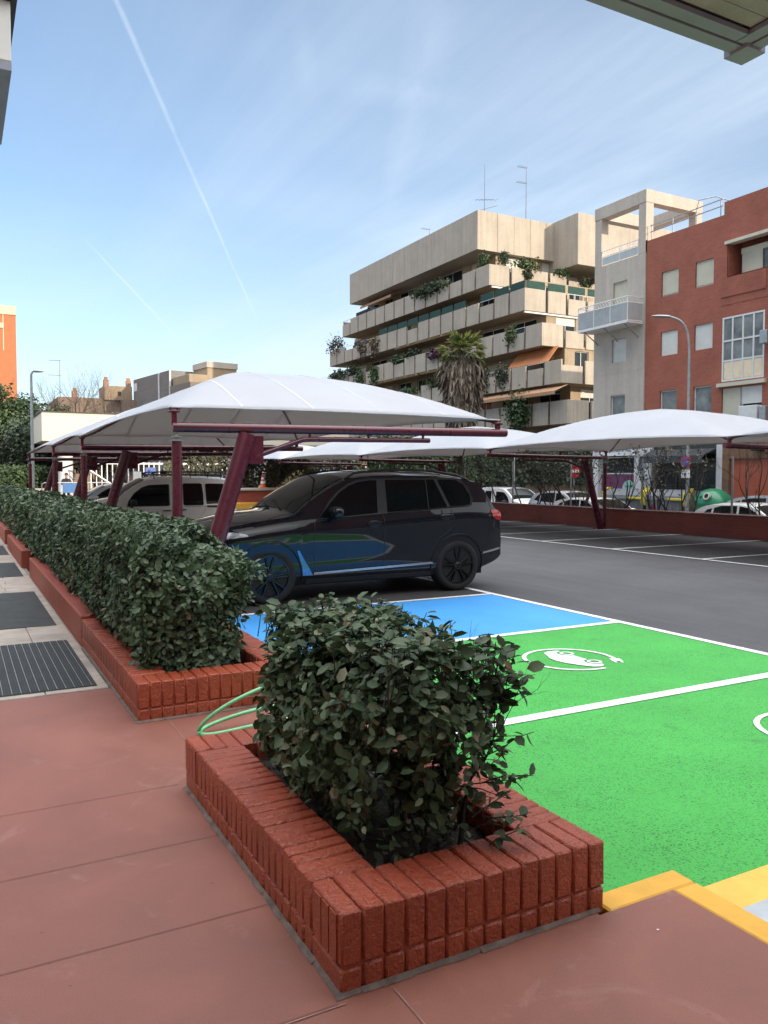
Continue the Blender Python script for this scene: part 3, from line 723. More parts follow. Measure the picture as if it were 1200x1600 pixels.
def make_canopy(label, group, x0, x1, y0, y1, zc=2.52, h=.98, first_edge=.0):
    t = thing('canopy', label, 'canopy', ((x0+x1)/2,(y0+y1)/2,zc), group)
    cx, cy = (x0+x1)/2,(y0+y1)/2; hx, hy = (x1-x0)/2,(y1-y0)/2
    def S(u, v):
        m = (abs(u)**22+abs(v)**22)**(1/22); m = min(m,1)
        zed = zc + h*(1-m**1.6)*(1-.06*(1-m))
        e = m**8
        ed = .09*e*((1-v*v) if abs(u) > abs(v) else .35*(1-u*u))
        zed += .012*noise.noise(Vector((u*5+cx,v*5+cy,zc)))*(1-e) + .02*noise.noise(Vector((u*1.7,v*1.7,cy)))*(1-e)
        x = cx+hx*u*(1-.035*(1-v*v)*abs(u)**4); y = cy+hy*v*(1-.022*(1-u*u)*abs(v)**4)
        return Vector((x,y,zed+ed))
    mb = MB().grid(lambda a,b: S(2*a-1,2*b-1), 48, 48)
    o = mb.build('fabric', M['fabric'], t, smooth=60, recalc=False)
    sm = o.modifiers.new('thickness','SOLIDIFY'); sm.thickness = .012; sm.offset = -1
    hem = MB()
    for side in range(4):
        pts = []
        for i in range(33):
            q = -1+2*i/32; u,v = ((q,-1),(q,1),(-1,q),(1,q))[side]; p = S(u,v); pts.append((p.x,p.y,p.z-.008))
        hem.tube(pts, .011, 6)
    hem.build('hem', M['fabric'], t, smooth=60)
    for q0 in (-.62,-.21,.21,.62):                       # welded seams between the fabric strips
        se = MB()
        for i in range(40):
            a, b = -.985+1.97*i/40, -.985+1.97*(i+1)/40
            se.add([S(q0-.006,a)+Vector((0,0,.004)),S(q0+.006,a)+Vector((0,0,.004)),S(q0+.006,b)+Vector((0,0,.004)),S(q0-.006,b)+Vector((0,0,.004))],[(0,1,2,3)])
        se.build('seam', mat('fabric_seam',(.535,.565,.61),.6,var=.1) if 'fabric_seam' not in bpy.data.materials else bpy.data.materials['fabric_seam'], t, smooth=0, recalc=False)
    ap = MB()
    for s1,s2 in ((1,1),(1,-1)):
        pts = []
        for i in range(25):
            q = -1+2*i/24; p = S(q*s1,q*s2); pts.append((p.x,p.y,p.z-.05))
        ap.tube(pts, .024, 8)
    ap.build('arch_pole', M['maroon'], t, smooth=60)
    return t
CL = ['large white tent canopy nearest the camera, over the dark car','white canopy second in the hedge-side row, over the bays beyond the dark car','farthest white canopy in the hedge-side row, tapering to the left over the beige van']
for i in range(3): make_canopy(CL[i], 'white canopies along the hedge', 2.22, 6.9, NF[i]+.03, NF[i+1]-.03)
CF = ['white canopy cut by the right edge of the photo','wide white canopy at right, in front of the brick apartment house','white canopy over the wall-side bays, seen above the rear of the dark car','white canopy behind the middle of the near canopy beam, on the wall side','farthest white canopy on the wall side, its tip left of the traffic cone']
for i in range(5): make_canopy(CF[i], 'white canopies along the far wall', 13.85, 18.6, FF[i]+.03, FF[i+1]-.03)
# ------------------------------------------------------------------ vehicles
M['glass'] = glass_mat('car_glass', (.005,.0065,.007), .02)
M['glass_green'] = glass_mat('tinted_car_glass', (.010,.015,.013), .02)
M['rim_black'] = mat('black_rim', (.007,.007,.008), .25, metal=.5, var=.2, coat=.4)
M['rim_silver'] = mat('silver_rim', (.35,.36,.37), .35, metal=.8, var=.2)
M['chrome'] = mat('brushed_trim', (.55,.56,.58), .25, metal=.9, var=.1)
M['arch'] = mat('wheel_arch_plastic', (.010,.010,.011), .8, var=.3)
M['red_lens'] = mat('red_lamp_lens', (.36,.012,.012), .15, var=.35, scale=14, coat=.6)
M['clear_lens'] = mat('clear_lamp_lens', (.45,.47,.5), .12, var=.6, scale=12, coat=1)
M['plate'] = mat('number_plate', (.7,.7,.7), .4, var=.08)
def paint(name, col, metal=.3, rough=.28, coat=1): return mat(name, col, rough, metal=metal, coat=coat, var=.06, scale=1.5, spec=.12)
def pchip(pts):
    xs = [p[0] for p in pts]; ys = [p[1] for p in pts]; n = len(xs)
    d = [(ys[i+1]-ys[i])/(xs[i+1]-xs[i]) for i in range(n-1)]; ms = [d[0]]
    for i in range(1,n-1): ms.append(0 if d[i-1]*d[i] <= 0 else 2*d[i-1]*d[i]/(d[i-1]+d[i]))
    ms.append(d[-1])
    def f(x):
        if x <= xs[0]: return ys[0]
        if x >= xs[-1]: return ys[-1]
        i = max(k for k in range(n-1) if xs[k] <= x); h = xs[i+1]-xs[i]; t = (x-xs[i])/h
        return (2*t**3-3*t*t+1)*ys[i]+(t**3-2*t*t+t)*h*ms[i]+(-2*t**3+3*t*t)*ys[i+1]+(t**3-t*t)*h*ms[i+1]
    return f
class CarShape:
    def __init__(s, L, W, top, belt, zb, tumble=.17, nose=.24, tail=.14, xf=.95, xr=.8, crown=.075, bottom=None):
        s.L=L; s.W=W; s.top=pchip(top); s.belt=pchip(belt); s.zb=zb; s.tumble=tumble; s.nose=nose; s.tail=tail; s.xf=xf; s.xr=xr; s.crown=crown
        s.bot = pchip(bottom) if bottom else (lambda x: zb)
    def plan(s, x):
        p = 1.
        if x < s.xf: p -= s.nose*((s.xf-x)/s.xf)**2.4
        if x > s.L-s.xr: p -= s.tail*((x-s.L+s.xr)/s.xr)**2.4
        return p
    def half(s, x, z):
        b = s.belt(x); w = s.plan(x)*s.W/2
        if z <= b:
            q = (b-z)/max(.05,b-s.zb)
            k = 1-.035*q*q - .05*max(0,q-.82)/.18
            k += .012*math.exp(-((q-.12)/.10)**2) - .016*math.exp(-((q-.62)/.2)**2)     # shoulder line, hollow door
            k -= .042*max(0,1-q/.15)**1.3 if q < .15 else 0
        else: k = .958 - s.tumble*(z-b)
        return w*max(.2,k)
    def crn(s, x): return s.crown
    def edge(s, x):
        t = s.top(x); return max(s.bot(x)+.08, t-s.crn(x))
    def topz(s, x, f):
        e = s.edge(x); return e+(s.top(x)-e)*(1-abs(f)**2.8)
    def side(s, x, z, off, sgn): return Vector((x, sgn*(s.half(x,z)+off), z))
    def up(s, x, f, off=0):
        w = s.half(x, s.edge(x)); z = s.topz(x,f); dx = .02; dz = (s.topz(x+dx,f)-s.topz(x-dx,f))/(2*dx)
        n = Vector((-dz,0,1)).normalized()*off
        return Vector((x,f*w,z))+n
    def body(s, arches, m, ma, parent):
        xs = []; x = 0.0
        while x < s.L+1e-6: xs.append(min(x,s.L)); x += .045
        if s.L-xs[-1] > .01: xs.append(s.L)
        secs = []
        for x in xs:
            zb = s.bot(x); ze = s.edge(x); zm = min(s.belt(x), zb+(ze-zb)*.78); sec = []
            for i in range(11): z = zb+(zm-zb)*i/10; sec.append((s.half(x,z),z))
            for i in range(1,7): z = zm+(ze-zm)*i/6; sec.append((s.half(x,z),z))
            we = s.half(x,ze)
            for f in (.97,.9,.8,.62,.35,0): sec.append((f*we, s.topz(x,f)))
            full = [(-y,z) for y,z in sec]+[(y,z) for y,z in sec[-2::-1]]
            secs.append([(x,y,z) for y,z in full])
        mb = MB(); n = len(secs[0])
        for k,sc in enumerate(secs): mb.v += sc
        for k in range(len(secs)-1):
            for i in range(n):
                j = (i+1)%n; mb.f.append((k*n+i,k*n+j,(k+1)*n+j,(k+1)*n+i))
        mb.f.append(tuple(range(n))); b = (len(secs)-1)*n; mb.f.append(tuple(range(b+n-1,b-1,-1)))
        o = mb.build('body', m, parent, smooth=38)
        cut = MB()
        for (cx,cz,r) in arches:
            for sg in (-1,1):
                T = Matrix.Translation((cx,sg*s.W*.5,cz)) @ Matrix.Rotation(rad(90),4,'X')
                cut.lathe([(r,-.30),(r,.35)], 40, T)
        oc = cut.build('cutter', ma, None, smooth=0)
        o.data.materials.append(ma)
        md = o.modifiers.new('arch','BOOLEAN'); md.object = oc; md.operation = 'DIFFERENCE'; md.solver = 'EXACT'
        try: md.material_mode = 'TRANSFER'
        except Exception: pass
        dg = bpy.context.evaluated_depsgraph_get(); me = bpy.data.meshes.new_from_object(o.evaluated_get(dg))
        o.modifiers.clear(); o.data = me; bpy.data.objects.remove(oc)
        me.polygons.foreach_set('use_smooth',[True]*len(me.polygons)); me.set_sharp_from_angle(angle=rad(38))
        return o
    def patch(s, poly, off=.006, sgn=-1, rings=6, dens=.07):
        """a panel lying on the body side: poly in (x,z), star-shaped"""
        ring = []
        for i,(a,b) in enumerate(zip(poly, poly[1:]+poly[:1])):
            k = max(1,int(math.dist(a,b)/dens))
            ring += [(a[0]+(b[0]-a[0])*t/k, a[1]+(b[1]-a[1])*t/k) for t in range(k)]
        cx = sum(p[0] for p in ring)/len(ring); cz = sum(p[1] for p in ring)/len(ring); n = len(ring); mb = MB()
        vs = [s.side(x,z,-.006,sgn) for x,z in ring]
        for r in range(rings):
            q = 1-r/rings; vs += [s.side(cx+(x-cx)*q, cz+(z-cz)*q, off, sgn) for x,z in ring]
        vs.append(s.side(cx,cz,off,sgn)); fs = []
        for r in range(rings):
            for i in range(n): j=(i+1)%n; fs.append((r*n+i,r*n+j,(r+1)*n+j,(r+1)*n+i))
        for i in range(n): fs.append((rings*n+i, rings*n+(i+1)%n, len(vs)-1))
        return mb.add(vs, fs)
    def line(s, mb, pts, w, off=.002, sgn=-1, dens=.06):
        out = []
        for a,b in zip(pts,pts[1:]):
            k = max(1,int(math.dist(a,b)/dens)); out += [(a[0]+(b[0]-a[0])*t/k,a[1]+(b[1]-a[1])*t/k) for t in range(k)]
        out.append(pts[-1]); mb.tube([s.side(x,z,off,sgn) for x,z in out], w, 5); return mb
    def top_patch(s, x0, x1, fw0, fw1, off=.006, nx=16, ny=14):
        mb = MB()
        def fn(a,b): x = x0+(x1-x0)*a; fw = fw0+(fw1-fw0)*a; return s.up(x,(2*b-1)*fw,off)
        mb.grid(fn,nx,ny)
        def rim(a,b): p = fn(a,b); return p
        bd = [(i/nx,0) for i in range(nx+1)]+[(1,j/ny) for j in range(1,ny+1)]+[(1-i/nx,1) for i in range(1,nx+1)]+[(0,1-j/ny) for j in range(1,ny)]
        vs = [fn(a,b) for a,b in bd]; vd = [s.up(x0+(x1-x0)*a,(2*b-1)*(fw0+(fw1-fw0)*a),-.01) for a,b in bd]; n = len(vs)
        mb.add(vs+vd,[(i,(i+1)%n,n+(i+1)%n,n+i) for i in range(n)])
        return mb
def wheel(parent, x, y, r, rr, rimm, sgn, spokes=5, double=True, width=.26):
    """sgn -1: outer face towards -Y"""
    T = Matrix.Translation((x,y,r)) @ Matrix.Rotation(rad(90 if sgn < 0 else -90),4,'X')
    hub = MB().lathe([(rr*.62,-.06),(rr*.62,-.035),(.06,-.03),(.06,.0)], 28, T)
    o = hub.build('wheel', M['arch'], parent, smooth=40)
    w = width
    ty = MB().lathe([(rr-.012,-w),(r-.03,-w),(r-.008,-w+.03),(r,-w*.7),(r,-w*.3),(r-.008,-.03),(r-.028,-.002),(rr+.03,.004),(rr,-.004),(rr-.012,-.03)], 48, T)
    ty.build('tyre', M['tyre'], o, smooth=50)
    rm = MB().lathe([(rr-.002,-.005),(rr-.022,-.006),(rr-.032,-.03),(rr-.05,-.17),(rr-.045,-.20)], 48, T, close=False)
    rm.lathe([(.001,.006),(.036,.006),(.042,.0),(.062,-.008),(.066,-.05)], 20, T)
    for i in range(spokes):
        a = 2*math.pi*i/spokes+.35
        for da in ((-.17,.17) if double else (0,)):
            p0 = Vector((math.cos(a+da*.35)*.05, math.sin(a+da*.35)*.05, -.018)); p1 = Vector((math.cos(a+da*1.25)*(rr-.025), math.sin(a+da*1.25)*(rr-.025), -.016))
            d = (p1-p0).normalized(); nrm = Vector((-d.y,d.x,0)); hw0, hw1 = .022,.019
            if not double: hw0, hw1 = .035,.04
            q = []
            for p,hw in ((p0,hw0),((p0+p1)/2+Vector((0,0,.008)),hw0*.85),(p1,hw1)):
                q += [p+nrm*hw, p+nrm*hw*.55+Vector((0,0,.014)), p-nrm*hw*.55+Vector((0,0,.014)), p-nrm*hw, p-nrm*hw+Vector((0,0,-.03)), p+nrm*hw+Vector((0,0,-.03))]
            b = len(rm.v); rm.v += [tuple(T @ v) for v in q]
            for k in range(2):
                for i2 in range(6): rm.f.append((b+k*6+i2,b+k*6+(i2+1)%6,b+(k+1)*6+(i2+1)%6,b+(k+1)*6+i2))
    for i in range(5):
        a = 2*math.pi*i/5; rm.lathe([(.008,-.01),(.008,.0),(.001,.001)],6,T @ Matrix.Translation((.05*math.cos(a),.05*math.sin(a),0)))
    rm.build('rim', rimm, o, smooth=40)
    return o
def mirror_part(cs, parent, x, z, m, sgn):
    b = MB(); y = cs.half(x,z)
    def shell(u,v):
        a = 2*math.pi*u; t = -math.pi/2+math.pi*v
        e = lambda c: math.copysign(abs(c)**.7,c)
        return (x+.085*e(math.cos(t))*e(math.cos(a))+.05, sgn*(y+.16+.125*e(math.cos(t))*e(math.sin(a))), z+.09+.085*e(math.sin(t)))
    b.grid(shell,18,12)
    b.tube([(x+.02,sgn*(y-.02),z-.04),(x+.03,sgn*(y+.08),z+.0),(x+.05,sgn*(y+.12),z+.03)],[.05,.04,.035],8)
    return b.build('wing_mirror', m, parent, smooth=60)

# ---- the dark SUV
suvp = paint('dark_grey_metallic_paint', (.007,.0095,.0135), .0, .06, .8)
def build_suv():
    t = thing('parked_car', 'large dark blue-grey SUV with black wheels parked under the nearest canopy', 'car', (2.73,10.93,0), local=True)
    cs = CarShape(4.72, 2.0,
        [(0,.78),(.03,.95),(.12,1.05),(.45,1.14),(.84,1.205),(1.2,1.25),(1.45,1.42),(1.75,1.60),(2.05,1.735),(2.35,1.785),(2.8,1.80),(3.4,1.79),(3.9,1.745),(4.2,1.69),(4.27,1.665),(4.36,1.56),(4.5,1.38),(4.61,1.22),(4.66,1.10),(4.70,.95),(4.72,.80)],
        [(0,.93),(.5,1.00),(1.2,1.09),(1.55,1.12),(2.6,1.185),(3.5,1.245),(4.1,1.27),(4.72,1.25)], .25, .16, .22, .13, .95, .75,
        bottom=[(0,.42),(.12,.34),(.5,.27),(1.4,.255),(3.3,.255),(4.1,.29),(4.4,.36),(4.65,.45),(4.72,.50)])
    wx1, wx2, r = .89, 3.84, .385
    cs.body([(wx1,r+.01,.445),(wx2,r+.01,.445)], suvp, M['arch'], t)
    fw = [(1.60,1.135),(1.78,1.34),(1.93,1.485),(2.08,1.58),(2.24,1.632),(2.40,1.652),(2.515,1.655),(2.50,1.195)]
    rw = [(2.66,1.20),(2.655,1.66),(3.46,1.662),(3.66,1.262)]
    qw = [(3.52,1.662),(3.76,1.662),(3.86,1.65),(3.97,1.58),(4.06,1.45),(4.085,1.37),(4.07,1.30),(4.03,1.282),(3.715,1.266)]
    gapm = M['black_plastic']
    for sg in (-1,1):
        cs.patch([(1.56,1.10),(1.74,1.35),(1.90,1.51),(2.06,1.607),(2.23,1.66),(2.45,1.678),(3.5,1.684),(3.78,1.682),(3.92,1.655),(4.05,1.53),(4.115,1.37),(4.09,1.278),(4.03,1.258),(2.6,1.17)], .003, sg, 10).build('window_surround', gapm, t, smooth=60)
        for p in (fw,rw,qw): cs.patch(p,.0075,sg).build('side_window', M['glass'], t, smooth=60)
        tr = MB(); cs.line(tr,[(1.56,1.115),(2.6,1.178),(3.5,1.245),(4.03,1.268),(4.095,1.29)],.007,.008,sg)
        cs.line(tr,[(1.56,1.10),(1.74,1.35),(1.90,1.513),(2.06,1.61),(2.23,1.662),(2.45,1.68),(3.5,1.686),(3.78,1.684),(3.92,1.657),(4.05,1.532),(4.12,1.37),(4.095,1.29)],.006,.007,sg)
        tr.build('window_trim', mat('dark_gloss_trim',(.03,.032,.036),.2,metal=.6,var=.1), t, smooth=60)
        sm = MB()
        cs.line(sm,[(1.53,1.10),(1.515,.92),(1.52,.62),(1.55,.40)],.0045,.0,sg); cs.line(sm,[(2.585,1.66),(2.585,1.18),(2.595,.85),(2.60,.43)],.0045,.0,sg)
        cs.line(sm,[(3.70,1.26),(3.755,1.10),(3.70,.92),(3.50,.80),(3.40,.62),(3.38,.45)],.0045,.0,sg)
        cs.line(sm,[(4.36,1.5),(4.46,1.25),(4.44,1.05),(4.42,.80),(4.30,.66)],.004,.0,sg)
        sm.build('panel_gap', gapm, t, smooth=60)
        dv = MB(); cs.line(dv,[(3.315,1.66),(3.335,1.235)],.010,.009,sg); dv.build('window_divider', gapm, t, smooth=60)
        cs.patch([(1.52,.375),(3.40,.432),(3.40,.462),(1.52,.408)],.014,sg,3).build('door_trim', M['chrome'], t, smooth=40)
        cs.patch([(1.27,.715),(1.30,.715),(1.49,.40),(1.51,.372),(1.36,.372),(1.345,.50)],.012,sg,3).build('fender_vent', mat('satin_blue_trim',(.13,.27,.42),.25,metal=.8,var=.2), t, smooth=40)
        cs.patch([(4.30,.535),(4.68,.585),(4.68,.612),(4.31,.565)],.012,sg,3).build('bumper_trim', M['chrome'], t, smooth=40)
        cs.patch([(1.42,.255),(3.4,.258),(3.4,.32),(1.42,.315)],.012,sg,3).build('sill', gapm, t, smooth=40)
        for hx,hz in ((2.43,1.045),(3.62,1.115)):
            cs.patch([(hx+.105*math.cos(a*.4),hz+.048*math.sin(a*.4)) for a in range(16)],.002,sg,3).build('handle_recess', gapm, t, smooth=60)
            h = MB(); cs.line(h,[(hx-.10,hz+.01),(hx-.03,hz+.018),(hx+.04,hz+.02),(hx+.10,hz+.024)],.014,.028,sg); h.build('door_handle', suvp, t, smooth=60)
        cs.patch([(.10,.86),(.20,.985),(.42,.985),(.58,.955),(.60,.93),(.34,.90)],.008,sg,4).build('headlight', M['clear_lens'], t, smooth=60)
        cs.patch([(4.45,1.19),(4.56,1.205),(4.665,1.17),(4.69,1.06),(4.66,1.03),(4.54,1.055),(4.48,1.10)],.014,sg,4).build('tail_light', M['red_lens'], t, smooth=60)
        mirror_part(cs, t, 1.74, 1.13, suvp, sg)
        rl = MB(); ym = lambda x: sg*(cs.half(x,cs.edge(x))*.93)
        xs = [2.05,2.2,2.5,3.0,3.5,3.9,4.12]; hh = [.0,.045,.06,.062,.06,.045,.0]
        rl.tube([(x,ym(x),cs.topz(x,.93)+h) for x,h in zip(xs,hh)],.017,8); rl.build('roof_rail', gapm, t, smooth=60)
        for cx in (wx1,wx2):                                 # painted lips round the wheel openings
            ar = MB()
            pts = []
            for k in range(25):
                a = rad(-18+216*k/24); x = cx+.455*math.cos(a); z = r+.01+.455*math.sin(a)
                if z > .30: pts.append(cs.side(x,z,.004,sg))
            ar.tube(pts,.014,6)
            ar.build('arch_lip', suvp, t, smooth=60)
    cs.top_patch(1.25,2.04,.93,.88,.008).build('windscreen', M['glass_green'], t, smooth=60)
    cs.top_patch(4.30,4.60,.84,.86,.008,8,10).build('rear_window', M['glass'], t, smooth=60)
    cs.top_patch(2.35,3.75,.70,.70,.005).build('glass_roof', M['glass'], t, smooth=60)
    wp = MB()
    for y0,y1 in ((-.55,.12),(.02,.62)): wp.tube([cs.up(1.24,y0*.9,.02),cs.up(1.29,(y0+y1)/2,.022),cs.up(1.36,y1,.022)],.009,6)
    wp.build('wiper', gapm, t, smooth=60)
    g = MB()
    for sg in (-1,1): g.cbox(-.035,.03,sg*.06-.05 if sg<0 else .02,sg*.06-.0 if sg<0 else .45,.58,.92,.02)
    g = MB().cbox(-.03,.04,-.46,-.03,.56,.90,.03).cbox(-.03,.04,.03,.46,.56,.90,.03)
    for k in range(9):
        for sg in (-1,1): g.box(-.04,.02,sg*(.08+k*.043)-.006,sg*(.08+k*.043)+.006,.58,.88)
    g.build('grille', M['chrome'], t)
    MB().cbox(-.02,.1,-.7,.7,.36,.50,.02).build('bumper_intake', gapm, t)
    MB().cbox(4.70,4.735,-.26,.26,.82,.93,.006).build('number_plate', M['plate'], t)
    MB().box(.4,4.4,-.78,.78,.22,.40).build('underbody', M['arch'], t, smooth=0)
    for x in (wx1,wx2):
        for sg in (-1,1): wheel(t, x, sg*.985, r, .285, M['rim_black'], sg)
    hb = []
    return t
build_suv()

# ---- the light van with a roof rack
def build_van(label, loc, paintm, rz=0, rack=True, L=4.08, windows=True):
    t = thing('parked_van', label, 'van', loc, local=True, rz=rz)
    cs = CarShape(L, 1.80,
        [(0,.70),(.03,.86),(.15,.96),(.5,1.08),(.74,1.13),(1.0,1.34),(1.36,1.56),(1.6,1.66),(2.1,1.70),(3.0,1.70),(3.7,1.675),(3.93,1.62),(4.0,1.35),(4.04,1.0),(4.08,.78)],
        [(0,.84),(.8,.93),(1.1,.94),(4.08,.98)], .22, .13, .24, .08, .8, .5, .07,
        bottom=[(0,.36),(.2,.26),(.6,.22),(3.6,.22),(4.08,.34)])
    r = .31; wx = (.78,3.42)
    cs.body([(wx[0],r,.37),(wx[1],r,.37)], paintm, M['arch'], t)
    for sg in (-1,1):
        fw = [(1.06,.90),(1.11,1.05),(1.24,1.23),(1.44,1.385),(1.62,1.445),(2.12,1.465),(2.14,1.44),(2.14,.93),(2.10,.90)]
        rw = [(2.56,.93),(2.56,1.46),(2.60,1.485),(3.02,1.485),(3.07,1.46),(3.10,1.2),(3.10,.93),(3.06,.905),(2.60,.905)]
        qw = [(3.21,.94),(3.19,1.46),(3.23,1.485),(3.68,1.475),(3.72,1.43),(3.78,.96)]
        for p in (fw,rw,qw):
            cx = sum(a for a,b in p)/len(p); cz = sum(b for a,b in p)/len(p)
            cs.patch([(cx+(a-cx)*1.07,cz+(b-cz)*1.07) for a,b in p],.003,sg).build('window_seal', M['black_plastic'], t, smooth=60)
            cs.patch(p,.008,sg).build('side_window', M['glass'], t, smooth=60)
        sm = MB()
        cs.line(sm,[(1.04,.88),(.98,.6),(1.0,.3)],.004,0,sg); cs.line(sm,[(2.36,1.55),(2.36,.35)],.004,0,sg); cs.line(sm,[(3.15,1.55),(3.15,.75),(3.05,.6)],.004,0,sg)
        cs.line(sm,[(2.4,.86),(3.1,.86)],.004,0,sg); sm.build('panel_gap', M['black_plastic'], t, smooth=60)
        cs.patch([(3.2,.83),(3.98,.83),(3.98,.88),(3.2,.88)],.01,sg,3).build('slide_rail', M['black_plastic'], t, smooth=40)
        cs.patch([(1.1,.42),(3.0,.42),(3.0,.50),(1.1,.50)],.012,sg,3).build('rub_strip', M['black_plastic'], t, smooth=40)
        h = MB(); cs.line(h,[(1.98,.755),(2.18,.755)],.016,.02,sg); h.build('door_handle', M['black_plastic'], t, smooth=60); h = MB(); cs.line(h,[(2.45,.77),(2.62,.77)],.016,.02,sg); h.build('door_handle', M['black_plastic'], t, smooth=60)
        cs.patch([(.10,.72),(.18,.90),(.46,.98),(.50,.92),(.35,.76)],.008,sg,4).build('headlight', M['clear_lens'], t, smooth=60)
        cs.patch([(3.90,.95),(3.93,1.34),(4.0,1.34),(4.03,.95)],.012,sg,4).build('tail_light', M['red_lens'], t, smooth=60)
        mirror_part(cs, t, 1.12, .90, M['black_plastic'], sg)
    cs.top_patch(.80,1.52,.92,.86,.008).build('windscreen', M['glass_green'], t, smooth=60)
    cs.top_patch(3.95,4.02,.8,.84,.008,5,10).build('rear_window', M['glass'], t, smooth=60)
    MB().cbox(-.02,.06,-.66,.66,.34,.58,.02).build('front_bumper', M['black_plastic'], t)
    MB().cbox(4.06,4.1,-.26,.26,.6,.71,.006).build('number_plate', M['plate'], t)
    for x in wx:
        for sg in (-1,1): wheel(t, x, sg*.885, r, .21, M['rim_silver'], sg, 6, False, .2)
    if rack:
        k = MB()
        for sg in (-1,1):
            k.tube([(1.72,sg*.62,1.77),(1.9,sg*.64,1.82),(3.6,sg*.64,1.82),(3.75,sg*.62,1.79)],.018,8); k.tube([(1.75,sg*.62,1.73),(3.7,sg*.63,1.73)],.012,8)
            for x in (1.8,2.3,2.8,3.3,3.68): k.tube([(x,sg*.64,1.64),(x,sg*.64,1.82)],.014,6)
        for i in range(12): x = 1.75+i*.175; k.tube([(x,-.63,1.755),(x,.63,1.755)],.012,6)
        k.build('roof_rack', M['black_plastic'], t, smooth=50)
        MB().cbox(2.1,2.25,-.2,.0,1.765,1.86,.01).build('rack_clamp', M['black_plastic'], t)
    return t
build_van('beige white small van with a black roof rack, parked behind the dark SUV', (3.02,23.1,0), paint('beige_white_paint',(.62,.60,.56),0,.4,.6))

# ---- ordinary cars
def build_car(name, label, loc, rz, paintm, kind='hatch', group=None, rims=None):
    t = thing(name, label, 'car', loc, group, local=True, rz=rz)
    if kind == 'hatch':
        top = [(0,.62),(.03,.76),(.2,.86),(.8,.96),(1.05,1.01),(1.4,1.24),(1.75,1.41),(2.2,1.47),(2.9,1.46),(3.4,1.40),(3.7,1.28),(3.95,1.02),(4.03,.85),(4.06,.7)]
        belt = [(0,.78),(1.1,.88),(3.2,.96),(4.06,.97)]; L = 4.06
        wins = [[(1.25,.92),(1.62,1.20),(1.85,1.32),(2.18,1.375),(2.18,.955)],[(2.26,.96),(2.26,1.378),(2.8,1.365),(3.05,1.30),(3.10,.99)],[(3.18,1.0),(3.13,1.28),(3.30,1.24),(3.50,1.05)]]
        ws = (1.10,1.72); rwn = (3.55,3.92); wx = (.78,3.32); r = .31
    else:
        top = [(0,.66),(.03,.85),(.2,.96),(.8,1.07),(1.05,1.12),(1.45,1.37),(1.8,1.53),(2.3,1.60),(3.0,1.59),(3.6,1.52),(3.95,1.35),(4.2,1.10),(4.28,.95),(4.3,.75)]
        belt = [(0,.86),(1.1,.98),(3.4,1.08),(4.3,1.08)]; L = 4.3
        wins = [[(1.28,1.02),(1.62,1.30),(1.9,1.44),(2.25,1.50),(2.25,1.05)],[(2.33,1.055),(2.33,1.502),(2.9,1.49),(3.25,1.43),(3.32,1.10)],[(3.40,1.11),(3.33,1.41),(3.52,1.36),(3.75,1.16)]]
        ws = (1.12,1.78); rwn = (3.75,4.12); wx = (.82,3.48); r = .335
    cs = CarShape(L, 1.78, top, belt, .22, .20, .26, .16, .9, .7, .065, bottom=[(0,.34),(.2,.24),(.6,.2),(3.4,.2),(3.9,.26),(L,.36)])
    cs.body([(wx[0],r+.01,r+.06),(wx[1],r+.01,r+.06)], paintm, M['arch'], t)
    for sg in (-1,1):
        for p in wins: cs.patch(p,.008,sg).build('side_window', M['glass'], t, smooth=60)
        sm = MB(); b0 = wins[0][0]; cs.line(sm,[(b0[0],b0[1]-.02),(1.18,.7),(1.25,.34)],.004,0,sg); x = wins[0][-1][0]+.04; cs.line(sm,[(x,wins[0][-1][1]),(x+.02,.36)],.004,0,sg)
        x = wins[1][-1][0]+.03; cs.line(sm,[(x,wins[1][-1][1]),(x-.1,.75),(x-.3,.5)],.004,0,sg); sm.build('panel_gap', M['black_plastic'], t, smooth=60)
        for x in (2.02,2.98):
            h = MB(); cs.line(h,[(x-.09,.86),(x+.09,.865)],.014,.02,sg); h.build('door_handle', paintm, t, smooth=60)
        zz = belt[0][1]
        cs.patch([(.08,zz-.14),(.16,zz),(.5,zz+.08),(.55,zz+.04),(.3,zz-.08)],.008,sg,4).build('headlight', M['clear_lens'], t, smooth=60)
        cs.patch([(L-.32,zz+.02),(L-.30,zz+.15),(L-.12,zz+.13),(L-.06,zz-.02),(L-.1,zz-.05)],.012,sg,4).build('tail_light', M['red_lens'], t, smooth=60)
        mirror_part(cs, t, wins[0][0][0]+.1, wins[0][0][1]-.02, paintm, sg)
    cs.top_patch(ws[0],ws[1],.93,.88,.008).build('windscreen', M['glass_green'], t, smooth=60)
    cs.top_patch(rwn[0],rwn[1],.82,.86,.008,8,10).build('rear_window', M['glass'], t, smooth=60)
    MB().cbox(-.02,.05,-.6,.6,.34,.48,.02).build('front_grille', M['black_plastic'], t)
    MB().cbox(L-.01,L+.02,-.26,.26,.55,.66,.006).build('number_plate', M['plate'], t)
    for x in wx:
        for sg in (-1,1): wheel(t, x, sg*.875, r, r*.68, rims or M['rim_silver'], sg, 5, False, .2)
    return t
wp_ = paint('white_car_paint', (.66,.68,.68), 0, .35); sp_ = paint('silver_car_paint', (.40,.41,.42), .4, .35)
SZ = -.552
build_car('parked_car', 'white hatchback under the canopies, its bonnet showing behind the beige van', (2.5,27.6,0), 0, wp_, 'hatch')
build_car('parked_car', 'silver crossover car parked across the street by the no entry sign', (24.4,25.6,SZ), rad(90), sp_, 'suv')
build_van('white van parked across the street behind the red wall, left of the silver car', (24.5,30.3,SZ), wp_, rad(90), rack=False)
build_car('parked_car', 'white car behind the red wall in front of the grey bins, only its roof showing', (21.0,20.3,SZ), rad(90), wp_, 'hatch')
